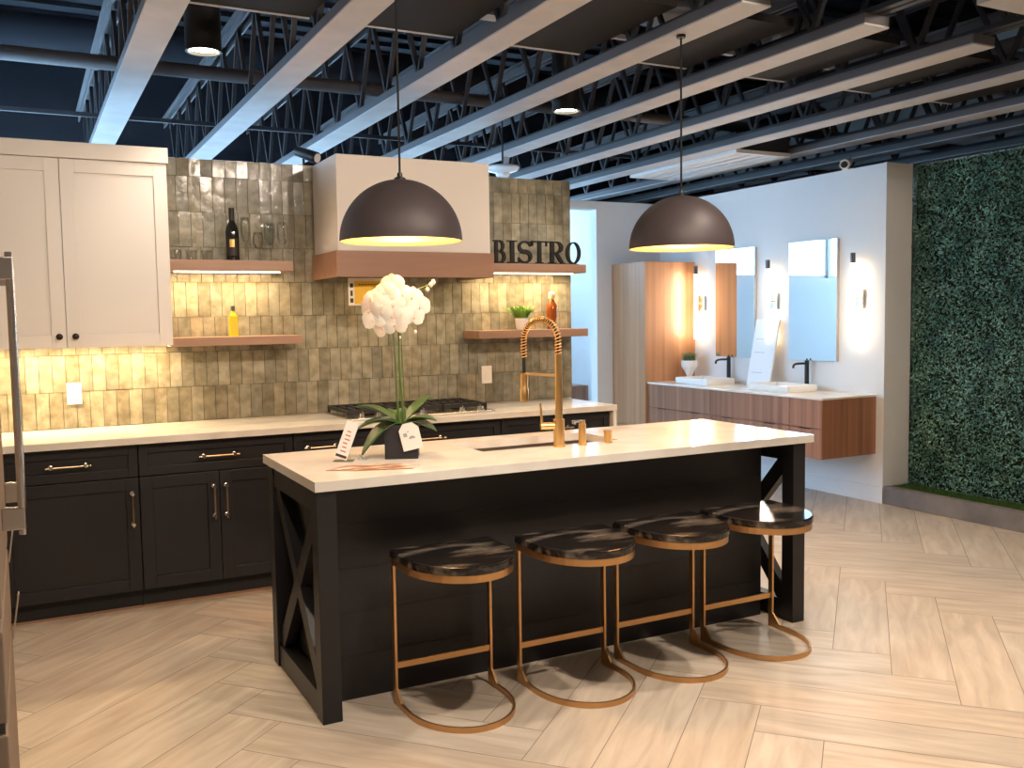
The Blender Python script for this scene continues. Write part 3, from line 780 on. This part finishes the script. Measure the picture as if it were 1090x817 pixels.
t = thing('soap_dispenser', 'tall brass dispenser with a small side spout right of the faucet', 'soap dispenser', (2.735,-2.14,.914))
build('body', MB().lathe([(.024,0),(.024,.004),(.0175,.006),(.0175,.095),(.014,.097),(.014,.112),(.001,.113)], (2.735,-2.14,.914), 24), M['brass'], t, smooth='auto')
build('spout', MB().box(2.690,2.745,-2.146,-2.120,1.017,1.026).box(2.690,2.700,-2.146,-2.120,1.010,1.0171), M['steel'], t, bevel=.002)
t = thing('air_switch', 'short brass button cylinder, furthest right on the island counter', 'button', (2.868,-2.15,.914))
build('body', MB().lathe([(.0195,0),(.0195,.050),(.0205,.051),(.0205,.058),(.001,.058)], (2.868,-2.15,.914), 24), M['brass'], t, smooth='auto')
build('base_ring', MB().lathe([(.024,0),(.024,.003),(.0205,.0035)], (2.868,-2.15,.914), 24), M['brass'], t)

# ------------------------------------------------------------ stools
def stool(x, label, y=-2.385, rz=0.0):
    t = thing('bar_stool', label, 'bar stool', (x,y,0), 'bar stools along the island', rz)
    hw, st, dp = .208, .15, .405
    def outline(k=0, n=22):              # D shape: flat side at y=0, rounded towards -y
        P = [(-hw-k, k), (-hw-k, -st)]
        for i in range(1, n): 
            a = PI*i/n; P.append((-(hw+k)*math.cos(a), -st-(dp-st+k)*math.sin(a)))
        P += [(hw+k,-st),(hw+k,k)]
        return P
    def ribbon(P, z0, z1, th, closed=False):
        mb = MB(); n = len(P); L, R2 = [], []
        for i in range(n):
            a = Vector(P[i-1] if closed or i else P[0]); c = Vector(P[(i+1) % n] if closed or i < n-1 else P[-1]); tt = (c-a).normalized()
            nn = Vector((-tt.y, tt.x)); p = Vector(P[i]); L.append(p+nn*th/2); R2.append(p-nn*th/2)
        for i in range(n if closed else n-1):
            j = (i+1) % n; mb.prism([tuple(L[i]),tuple(L[j]),tuple(R2[j]),tuple(R2[i])], z0, z1)
        return mb
    build('seat_top', MB().prism(outline(.006), .580, .612), M['seat_wood'], t, world=False, bevel=.006)
    build('seat_rim', ribbon(outline(-.002), .553, .580, .008, True), M['stool_gold'], t, world=False)
    build('base_loop', ribbon(outline(-.002), 0, .022, .009), M['stool_gold'], t, world=False)
    for s in (-1, 1):
        mb = MB().box(s*(hw-.002)-.005, s*(hw-.002)+.005, -.026, 0, .0, .553)
        mb.add([(s*(hw-.002)-.0045,-.026,.07),(s*(hw-.002)+.0045,-.026,.07),(s*(hw-.002)+.0045,-.075,.021),(s*(hw-.002)-.0045,-.075,.021),
                (s*(hw-.002)-.0045,-.026,.021),(s*(hw-.002)+.0045,-.026,.021)], [(0,1,2,3),(3,2,5,4),(0,3,4),(1,5,2),(0,4,5,1)])
        build('leg', mb, M['stool_gold'], t, world=False)
    build('foot_rail', MB().box(-hw+.003,hw-.003,-.018,-.008,.142,.166), M['stool_gold'], t, world=False)
stool(1.916, 'bar stool with dark marbled seat and gold frame, leftmost at the island')
stool(2.440, 'bar stool with dark marbled seat and gold frame, second from the left', -2.43)
stool(2.925, 'bar stool with dark marbled seat and gold frame, third from the left', -2.42)
stool(3.405, 'bar stool with dark marbled seat and gold frame, rightmost beside the open crossed end', -2.415)

# ------------------------------------------------------------ pendants
def pendant(x, y, label, power):
    zr = 1.825; R_ = .256
    t = thing('pendant_lamp', label, 'pendant lamp', (x,y,zr), 'dome pendants over the island')
    prof = [(R_*math.cos(a), R_*math.sin(a)) for a in [PI/2*i/20 for i in range(20)]]+[(.022, R_*.998)]
    build('shade', MB().shell(prof, (x,y,zr), 64), M['dome'], t, smooth=True)
    inner = [((R_-.004)*math.cos(a), (R_-.004)*math.sin(a)) for a in [PI/2*i/20 for i in range(20)]]+[(.001, (R_-.004))]
    build('shade_lining', MB().shell([(R_,0)]+inner, (x,y,zr), 64), M['dome_in'], t, smooth=True)
    build('cap', MB().lathe([(.024,R_-.003),(.024,R_+.006),(.012,R_+.012),(.010,R_+.028),(.001,R_+.03)], (x,y,zr), 24), M['black'], t, smooth='auto')
    build('cord', MB().cyl((x,y,zr+R_+.02),(x,y,2.85),.005,8), M['cable'], t)
    build('ceiling_clip', MB().lathe([(.022,2.835-zr),(.022,2.8495-zr)], (x,y,zr), 20), M['black'], t)
    bu = build('bulb', MB().lathe([(.001,.075),(.02,.08),(.032,.10),(.032,.12),(.018,.155),(.014,.17),(.014,.20)], (x,y,zr), 20), M['bulb'], t, smooth=True)
    build('socket', MB().lathe([(.018,.19),(.018,.25)], (x,y,zr), 16), M['black'], t)
    point('pendant_bulb_lamp', (0,0,.05), power, BULB, .04, t)
pendant(1.905, -2.06, 'dark dome pendant lamp with gold lining in front of the range hood', PEND_W)
pendant(3.372, -2.05, 'dark dome pendant lamp with gold lining in front of the vanity wall', PEND_W)

# ------------------------------------------------------------ orchid
PC = Vector((1.897,-2.035,.914)); PR = math.radians(-24)
t = thing('potted_orchid', 'white orchid in a black square pot on the left of the island', 'plant', PC)
T = Matrix.Translation(PC) @ Matrix.Rotation(PR,4,'Z')
s = .070
build('pot', MB().box(-s,s,-s,s,0,.006,T).box(-s,-s+.006,-s,s,.006,.142,T).box(s-.006,s,-s,s,.006,.142,T).box(-s+.006,s-.006,-s,-s+.006,.006,.142,T).box(-s+.006,s-.006,s-.006,s,.006,.142,T), M['pot_weave'], t, bevel=.002)
build('moss', blades(PC+Vector((0,0,.115)), 120, .055, .03, .02, .005, 9), M['stem'], t)
build('soil', MB().box(-s+.007,s-.007,-s+.007,s-.007,.006,.118,T), M['pot_weave'], t)
rt = Vector((.888,-.46,0)); fw = Vector((-.46,-.888,0))        # right and towards the viewer in plan
def leaf(mb, base, d, L, w, rise, droop, n=8):
    d = Vector(d); d.z = 0; d.normalize(); sd = Vector((-d.y,d.x,0)); k = len(mb.v)
    for i in range(n+1):
        q = i/n; p = Vector(base)+d*L*q+Vector((0,0,rise*q*1.6-(droop+rise*.6)*q*q)); ww = 1.8*w*math.sin(PI*min(.06+q*.94,.985))**.7
        mb.v += [p-sd*ww/2+Vector((0,0,ww*.18)), p-Vector((0,0,0)), p+sd*ww/2+Vector((0,0,ww*.18))]
    for i in range(n):
        a = k+3*i; mb.f += [(a,a+1,a+4,a+3),(a+1,a+2,a+5,a+4)]
b0 = PC+Vector((0,0,.135))
specs = [(-rt*1+fw*-.15,.20,.050,.10,.02),(-rt+fw*.25,.20,.052,.055,.07),(-rt*.8+fw*.55,.19,.058,.03,.14),(rt*.75+fw*-.4,.14,.055,.10,-.02),
         (rt+fw*.1,.15,.055,.05,.03),(rt*.9+fw*.3,.16,.050,.03,.05),(-rt*.3+fw*-.9,.16,.05,.08,.03)]
for d, L, w, ri, dr in specs:
    mb = MB(); leaf(mb, b0, d, L, w, ri, dr); o = build('leaf', mb, M['leaf'], t, smooth=True)
    sm = o.modifiers.new('thick','SOLIDIFY'); sm.thickness = .003
# stems
FC = Vector((1.868,-2.06,1.545))
st1 = [PC+Vector((-.005,.01,.12)), PC+Vector((-.018,.0,.25)), PC+Vector((-.026,-.01,.42)), FC+Vector((-.01,.02,.02))]
st2 = [PC+Vector((.010,.0,.12)), PC+Vector((.0,-.01,.25)), PC+Vector((-.008,-.012,.42)), FC+Vector((.03,.01,.04)), FC+rt*.09+Vector((0,0,.075)), FC+rt*.155+Vector((0,0,.098))]
def smooth_path(P, n=8):
    out = []
    for i in range(len(P)-1):
        p0, p1, p2, p3 = P[max(i-1,0)], P[i], P[i+1], P[min(i+2,len(P)-1)]
        for j in range(n):
            q = j/n; out.append(.5*((2*p1)+(p2-p0)*q+(2*p0-5*p1+4*p2-p3)*q*q+(3*p1-p0-3*p2+p3)*q**3))
    out.append(P[-1]); return out
for sp in (st1, st2): build('flower_stem', MB().tube(smooth_path(sp), [.0062-.0040*i/(8*(len(sp)-1)) for i in range(8*(len(sp)-1)+1)], 8), M['stem'], t, smooth=True)
build('support_stake', MB().cyl(PC+Vector((.022,.01,.12)), PC+Vector((-.002,-.02,.56)), .002, 6), M['stem'], t)
def flower(c, nrm, R_, roll=0):
    nrm = Vector(nrm).normalized(); up = Vector((0,0,1)); a = up.cross(nrm).normalized(); b3 = nrm.cross(a)
    mb = MB()
    def petal(ang, L, W, cup):
        da = a*math.cos(ang)+b3*math.sin(ang); sa = -a*math.sin(ang)+b3*math.cos(ang); k = len(mb.v); n_, m2 = 6, 4
        for i in range(n_+1):
            q = i/n_; ww = W*math.sin(PI*(.10+.86*q))**.6*(1 if i < n_ else .55)
            for j in range(m2+1):
                s_ = (j/m2-.5); p = Vector(c)+da*L*q+sa*ww*s_+nrm*(cup*q*(1-q)*1.2 - .35*ww*s_*s_ - .004*q)
                mb.v.append(p)
        for i in range(n_):
            for j in range(m2): q0 = k+i*(m2+1)+j; mb.f.append((q0,q0+1,q0+m2+2,q0+m2+1))
    for ang in (90,210,330): petal(math.radians(ang)+roll, R_, R_*.85, .006)
    for ang in (20,160): petal(math.radians(ang)+roll, R_*1.05, R_*1.45, .014)
    o = build('flower', mb, M['petal'], t, smooth=True)
    lm = MB(); ld = -b3
    lm.tube([Vector(c)+nrm*.004, Vector(c)+nrm*.012+ld*.003, Vector(c)+nrm*.014+ld*.009], [.002,.004,.002], 8)
    build('flower_lip', lm, M['petal_lip'], o, smooth=True)
rng = random.Random(11)
offs = [(-.085,.035),(-.035,.065),(-.005,.095),(.035,.055),(.075,.045),(.105,.005),(.080,-.035),(-.085,-.045),(-.045,-.010),(.000,.015),(-.045,-.080),(.005,-.065),(.040,-.020),(-.100,-.005),(-.005,-.030)]
for i, (a, z) in enumerate(offs):
    c = FC + rt*a + Vector((0,0,z)) + fw*(.035*math.cos(a*9)*math.cos(z*9)+rng.uniform(-.006,.014))
    nr = fw + rt*(a*5+rng.uniform(-.2,.2)) + Vector((0,0,z*3+rng.uniform(-.25,.1)))
    flower(c, nr, .050+rng.uniform(-.003,.003), rng.uniform(-.3,.3))
bt = PC
for p, r in ((FC+rt*.155+Vector((0,0,.098)),.009),(FC+rt*.165+Vector((0,0,.108)),.010),(FC+rt*.140+Vector((0,0,.078)),.009),(FC+rt*.085+Vector((0,0,-.098)),.007),(FC+rt*.02+Vector((0,0,-.120)),.005)):
    build('bud', MB().lathe([(.001,-r*1.3),(r*.8,-r*.6),(r,.1*r),(r*.6,r*.9),(.001,r*1.3)], p, 12), M['petal'], t, smooth=True)
build('bud_stalk', MB().tube([FC+rt*.09+Vector((0,0,.075)), FC+rt*.12+Vector((0,0,.078)), FC+rt*.140+Vector((0,0,.078))], .0015, 6).tube([FC+rt*.04+Vector((0,0,-.03)), FC+rt*.085+Vector((0,0,-.09))], .0013, 6).tube([FC, FC+rt*.02+Vector((0,0,-.112))], .0012, 6), M['stem'], t)
# tag hung on the pot
def frame_T(o_, ax, up_):           # local x=ax, y=up, z=towards viewer
    ax = Vector(ax).normalized(); up_ = Vector(up_); up_ = (up_-ax*up_.dot(ax)).normalized(); nz_ = ax.cross(up_)
    Tm = Matrix((ax, up_, nz_)).transposed().to_4x4(); Tm.translation = Vector(o_); return Tm
tg_c = PC + T.to_3x3() @ Vector((.040,-.083,.095))
Tt = frame_T(tg_c, T.to_3x3() @ Vector((1,0,.22)), Vector((-.18,0,1)))
tg = thing('price_tag', 'white pentagonal paper tag hanging on the front of the orchid pot', 'tag', tg_c)
build('card', MB().prism([(-.042,-.055),(.042,-.055),(.042,.035),(.020,.060),(-.020,.060),(-.042,.035)], 0, .0012, Tt), M['paper'], tg)
build('print', MB().prism(arc(.006,-.008,.014,.012,0,180,8), .0013, .0018, Tt).box(-.028,-.012,.004,.020,.0013,.0018,Tt).box(-.010,-.002,.022,.026,.0013,.0018,Tt), M['ink_blue'], tg)
build('string', MB().tube([Tt @ Vector((0,.05,.001)), Tt @ Vector((-.01,.075,-.008)), PC+T.to_3x3() @ Vector((.02,-.064,.143))], .0009, 6), M['stem'], tg)

# standing tag to the left
sc = pc = Vector((1.628,-2.02,.914))
sg = thing('standing_sign', 'narrow white card sign leaning on a small clear stand, left of the orchid', 'sign', sc)
LA = math.radians(20); Ts = frame_T(sc+Vector((0,0,.012)), Vector((.888*math.cos(LA),-.46*math.cos(LA),-math.sin(LA))), Vector((.888*math.sin(LA)+.05,-.46*math.sin(LA)+.1,math.cos(LA))))
build('card', MB().box(-.026,.026,0,.160,0,.0015,Ts), M['paper'], sg)
mb = MB()
for k in range(6): mb.box(-.012+.002*(k%2),.012-.003*(k%3),.030+k*.017,.036+k*.017,.0016,.0021,Ts)
build('print', mb, M['ink_red'], sg)
build('footer', MB().box(-.024,.022,.006,.017,.0016,.0021,Ts), M['ink'], sg)
Tb = Matrix.Translation(sc) @ Matrix.Rotation(math.radians(-27),4,'Z')
build('stand', MB().box(-.03,.055,-.015,.045,0,.003,Tb).bar(sc+Vector((.04,.02,.003)), Ts @ Vector((.0,.09,-.002)), .02,.003), M['glass'], sg)
build('loose_chain', MB().tube(smooth_path([sc+Vector((.075,-.01,.004)),sc+Vector((.085,.005,.02)),sc+Vector((.095,-.015,.006)),sc+Vector((.108,-.005,.012)),sc+Vector((.105,-.022,.004))]), .0022, 6), M['ink_blue'], sg)

# brochure with streaked wood grain
mbk = mat('brochure_print', (.7,.6,.5), .35)
crb = noise_mix(mbk, (.30,.13,.06), (.76,.68,.58), 9, (1,3.2,1), 6, .47, .60)
bp = thing('brochure', 'cream sheet printed with brown wood streaks lying at the near left island counter', 'brochure', (1.69,-2.23,.914))
Tq = Matrix.Translation((1.69,-2.235,.9142)) @ Matrix.Rotation(math.radians(-21),4,'Z')
build('sheet', MB().prism([(-.175,-.055),(-.06,-.085),(.16,-.075),(.19,.0),(.09,.080),(-.12,.050)], 0, .0012, Tq), mbk, bp)

# ------------------------------------------------------------ fridge
t = thing('fridge', 'stainless french door fridge seen edge on at the left margin', 'fridge', (.03,-2.87,0))
FX = .405; FY0, FY1 = -3.32, -2.40
build('body', MB().box(-.33,.352,FY0,FY1,.0,1.80), M['dark_steel'], t)
for y0, y1, hy in ((FY0,(FY0+FY1)/2-.002,(FY0+FY1)/2-.05),((FY0+FY1)/2+.002,FY1,FY1-.055)):
    d = build('door', MB().box(.354,FX,y0,y1,.815,1.80), M['fridge'], t, bevel=.004)
    build('handle', MB().cyl((FX+.050,hy,.93),(FX+.050,hy,1.70),.010,16), M['steel'], d, smooth='auto')
    for bz in (1.625,.945): build('handle_bracket', MB().box(FX,FX+.058,hy-.012,hy+.012,bz,bz+.062), M['steel'], d, bevel=.003)
for z0, z1 in ((.565,.785),(.06,.535)):
    d = build('drawer', MB().box(.354,FX,FY0,FY1,z0,z1), M['fridge'], t, bevel=.004)
    mb = MB(); mb.add([(FX,FY1-.05,z1-.03),(FX+.004,FY1-.05,z1-.035),(FX+.026,FY1-.05,z1+.115 if z1>.6 else z1+.11),(FX+.022,FY1-.05,z1+.115 if z1>.6 else z1+.11),
                       (FX,FY1-.01,z1-.03),(FX+.004,FY1-.01,z1-.035),(FX+.026,FY1-.01,z1+.115 if z1>.6 else z1+.11),(FX+.022,FY1-.01,z1+.115 if z1>.6 else z1+.11)],
                      [(0,1,2,3),(7,6,5,4),(0,4,5,1),(1,5,6,2),(2,6,7,3),(3,7,4,0)])
    build('pull_lip', mb, M['lip'], d)
mb = MB()
for z in (.787,.537):
    for k in range(4): mb.box(.354,FX-.006,FY0+.01,FY1-.01,z+k*.0065,z+.004+k*.0065)
build('vent_grille', mb, M['dark_steel'], t)
build('top_hinge', MB().box(.30,FX-.005,FY1-.08,FY1-.02,1.80,1.83), M['black'], t)

# ------------------------------------------------------------ vanity area
t = thing('vanity_cabinet', 'long wall hung walnut vanity with drawers under two basins', 'vanity', (6.09,.5,.39))
VX = 5.804; VT = .834
build('carcass', MB().box(VX+.020,6.378,-.600,1.62,.384,VT), M['wood_van'], t)
build('side_panel', MB().box(VX,6.378,-.6074,-.6005,.384,VT), M['wood_van'], t)
for a, b2 in ((-.600,-.265),(-.261,.694),(.698,1.62)):
    for z0, z1 in ((.386,.610),(.616,VT-.001)):
        d = build('drawer', MB().box(VX,VX+.0195,a+.002,b2-.002,z0,z1), M['wood_van'], t, bevel=.0015)
        if z0 < .5:
            yc = [(a+b2)/2] if b2-a < .5 else [a+.22, b2-.22]
            mb = MB()
            for q in yc: mb.box(VX-.004,VX+.004,q-.06,q+.06,z1-.004,z1+.002)
            build('finger_pull', mb, M['black'], d)
tag(build('countertop', MB().box(5.795,6.3785,-.612,1.622,VT+.001,.851), M['quartz'], bevel=.002), 'thin white countertop on the walnut vanity', 'countertop')
def basin(y0, y1, x0, x1, label):
    t = thing('vessel_basin', label, 'basin', ((x0+x1)/2,(y0+y1)/2,.851), 'rectangular vessel basins')
    z0, z1 = .8512, .905; w = .014
    mb = MB().box(x0,x1,y0,y1,z0,z0+.012).box(x0,x0+w,y0,y1,z0+.012,z1).box(x1-w,x1,y0,y1,z0+.012,z1).box(x0+w,x1-w,y0,y0+w,z0+.012,z1).box(x0+w,x1-w,y1-w,y1,z0+.012,z1)
    build('bowl', mb, M['porcelain'], t, bevel=.004)
    build('drain', MB().lathe([(.022,z0+.012),(.022,z0+.016),(.001,z0+.016)], ((x0+x1)/2,(y0+y1)/2,0), 20), M['steel'], t)
basin(.925,1.385,5.95,6.28,'white rectangular vessel basin further back, beside the potted succulent')
basin(-.11,.36,5.935,6.26,'white rectangular vessel basin nearest the viewer on the walnut vanity')
def vfaucet(y, label):
    x = 6.325; t = thing('vanity_faucet', label, 'faucet', (x,y,.851), 'black vanity faucets')
    build('column', MB().lathe([(.022,0),(.022,.004),(.0185,.006),(.0185,.245),(.001,.246)], (x,y,.851), 20), M['black'], t, smooth='auto')
    build('spout', MB().tube(smooth_path([Vector((x,y,1.070)),Vector((x-.10,y,1.072)),Vector((x-.145,y,1.062)),Vector((x-.155,y,1.035))]), .0095, 12), M['black'], t, smooth=True)
    build('lever', MB().box(x-.006,x+.006,y-.003,y+.003,1.097,1.112), M['black'], t)
vfaucet(1.065,'tall black faucet at the further vanity basin')
vfaucet(.075,'tall black faucet at the nearer vanity basin')
def mirror(y0, y1, label):
    t = thing('wall_mirror', label, 'mirror', (6.36,(y0+y1)/2,1.09), 'rectangular frameless mirrors')
    build('glass', MB().box(6.345,6.349,y0,y1,1.095,2.09), M['mirror'], t)
    build('backing', MB().box(6.3491,6.3788,y0,y1,1.095,2.09), M['steel'], t)
mirror(.745,1.275,'tall mirror further back, reflecting the wood cabinet')
mirror(-.222,.310,'tall mirror nearest the viewer, right of the leaning sample board')
def sconce(y, label):
    t = thing('wall_sconce', label, 'wall light', (6.32,y,1.6), 'vertical tube sconces')
    zc = 1.60
    build('back_plate', MB().box(6.352,6.3788,y-.045,y+.045,zc-.075,zc+.075), M['steel'], t, bevel=.003)
    build('arm', MB().cyl((6.352,y,zc),(6.305,y,zc),.008,10), M['steel'], t)
    build('tube', MB().cyl((6.290,y,zc-.345),(6.290,y,zc+.280),.019,20), M['sconce_led'], t, smooth='auto')
    build('end_cap', MB().cyl((6.290,y,zc+.2805),(6.290,y,zc+.360),.0195,20), M['dark_steel'], t, smooth='auto')
    area('sconce_lamp', (-.052,0,0), (.6,.03), SCONCE_W*.4, WARMW, (0,PI/2,0), t).rotation_euler = Euler((0,PI/2,0))
    for zz in (.2,.07,-.07,-.2,-.3): point('sconce_glow', (.012,0,zz), SCONCE_W*.045, WARM, .012, t)
sconce(1.505,'vertical tube sconce glowing beside the tall wood cabinet')
sconce(.512,'vertical tube sconce glowing between the two mirrors')
sconce(-.440,'vertical tube sconce glowing at the right end of the vanity wall')
# tall cabinet
t = thing('tall_cabinet', 'tall wood cabinet standing in the corner left of the vanity', 'cabinet', (6.09,1.9,0))
build('carcass', MB().box(5.80,6.378,1.6285,2.195,0,2.005), M['wood_tall'], t)
build('door', MB().box(5.7794,5.7995,1.6285,2.195,.42,2.005), M['wood_tall'], t, bevel=.0015)
build('door', MB().box(5.7794,5.7995,1.6285,2.195,.005,.416), M['wood_tall'], t, bevel=.0015)
# planter
t = thing('potted_succulent', 'grassy green succulent in a white goblet pot beside the tall cabinet', 'plant', (6.20,1.49,.851))
build('pot', MB().lathe([(.040,0),(.042,.01),(.028,.05),(.045,.09),(.078,.14),(.082,.19),(.080,.20),(.072,.20),(.070,.18),(.001,.175)], (6.20,1.49,.851), 12), M['porcelain'], t)
build('foliage', blades((6.20,1.49,1.03), 170, .055, .12, .05, .006, 5), M['succulent'], t)
# leaning sample board
t = thing('sample_board', 'white sample board leaning on the wall between the mirrors', 'board', (6.25,.55,.851))
Tl = frame_T((6.228,.555,.852), (0,-1,0), (.125,0,.62))
build('board', MB().box(-.15,.14,0,.60,-.008,.008,Tl), M['slab'], t, bevel=.002)
mb = MB()
for zz in (.12,.30,.42): mb.box(-.11,.02,zz,zz+.004,-.0088,-.0081,Tl).box(-.11,.02,zz,zz+.004,.0081,.0088,Tl)
build('print', mb, M['ink_blue'], t)
# far vanity seen through the opening
t = thing('far_cabinet', 'brown wood cabinet partly seen through the opening beyond the tiled wall', 'cabinet', (5.6,3.25,0))
build('carcass', MB().box(5.2,6.0,3.02,3.5,.30,.728), M['wood_van'], t)
build('drawer', MB().box(5.21,5.99,3.0,3.0195,.31,.72), M['wood_van'], t)
build('plinth', MB().box(5.23,5.97,3.05,3.47,0,.2999), M['navy'], t)

# ------------------------------------------------------------ hedge wall, curb, turf
struct('trim_3', MB().box(6.379,6.45,-5.2,-.690,0,.1373).box(6.45,6.72,-5.2,-.690,0,.120), M['stone_curb'], bevel=.003)
struct('trim_4', MB().box(6.368,6.379,-.6886,-.66,0,2.63), M['wall_white'])
o = build('grass_strip', MB().box(6.4505,6.640,-5.2,-.692,.1205,.128), M['turf'])
tb = blades((0,0,0), 1, .01, .01, .01); tb.v = []; tb.f = []
rng = random.Random(5)
for i in range(14000):
    x, y = rng.uniform(6.455,6.635), -.695-rng.random()*3.6; h = rng.uniform(.012,.026); a = rng.uniform(0,PI); k = len(tb.v)
    dx_, dy_ = math.cos(a)*.0025, math.sin(a)*.0025; lx, ly = rng.uniform(-.008,.008), rng.uniform(-.008,.008)
    tb.v += [Vector((x-dx_,y-dy_,.1275)), Vector((x+dx_,y+dy_,.1275)), Vector((x+lx,y+ly,.1275+h))]; tb.f.append((k,k+1,k+2))
build('blades', tb, M['turf'], o); tag(o, 'green artificial turf strip along the foot of the hedge wall', 'turf'); o['kind'] = 'stuff'

def hedge():
    t = thing('hedge_panel', 'tall artificial green hedge covering the wall at right', 'hedge', (6.70,-2.4,.13))
    build('backing', MB().box(6.690,6.719,-4.3,-.70,.13,2.615), M['hedge_back'], t)
    rng = random.Random(8); mb = MB(); tints = []
    for i in range(52000):
        y = -.70-3.6*rng.random()**1.15; z = rng.uniform(.135,2.62); x = 6.655+rng.uniform(-.012,.032)
        n_ = Vector((-1, rng.uniform(-.9,.9), rng.uniform(-.7,1.0))).normalized()
        a = n_.cross(Vector((rng.uniform(-1,1),rng.uniform(-1,1),rng.uniform(-1,1)))).normalized(); b3 = n_.cross(a)
        L, w = rng.uniform(.010,.0165), rng.uniform(.0045,.0075); c = Vector((x,y,z)); k = len(mb.v)
        mb.v += [c-a*L, c+b3*w-n_*.002, c+a*L, c-b3*w-n_*.002]; mb.f.append((k,k+1,k+2,k+3))
        s_ = rng.choice([.45,.65,.8,1,1.2,1.5,2.1]); tints += [(s_*rng.uniform(.85,1.1), s_, s_*rng.uniform(.9,1.15), 1)]*4
    me = bpy.data.meshes.new('leaves'); me.from_pydata([tuple(v-t.location) for v in mb.v], [], mb.f); me.materials.append(M['hedge'])
    ca = me.color_attributes.new('tint','FLOAT_COLOR','POINT'); ca.data.foreach_set('color', [c for tt in tints for c in tt])
    o = bpy.data.objects.new('leaves', me); col.objects.link(o); o.parent = t; o['kind'] = 'stuff'
hedge()
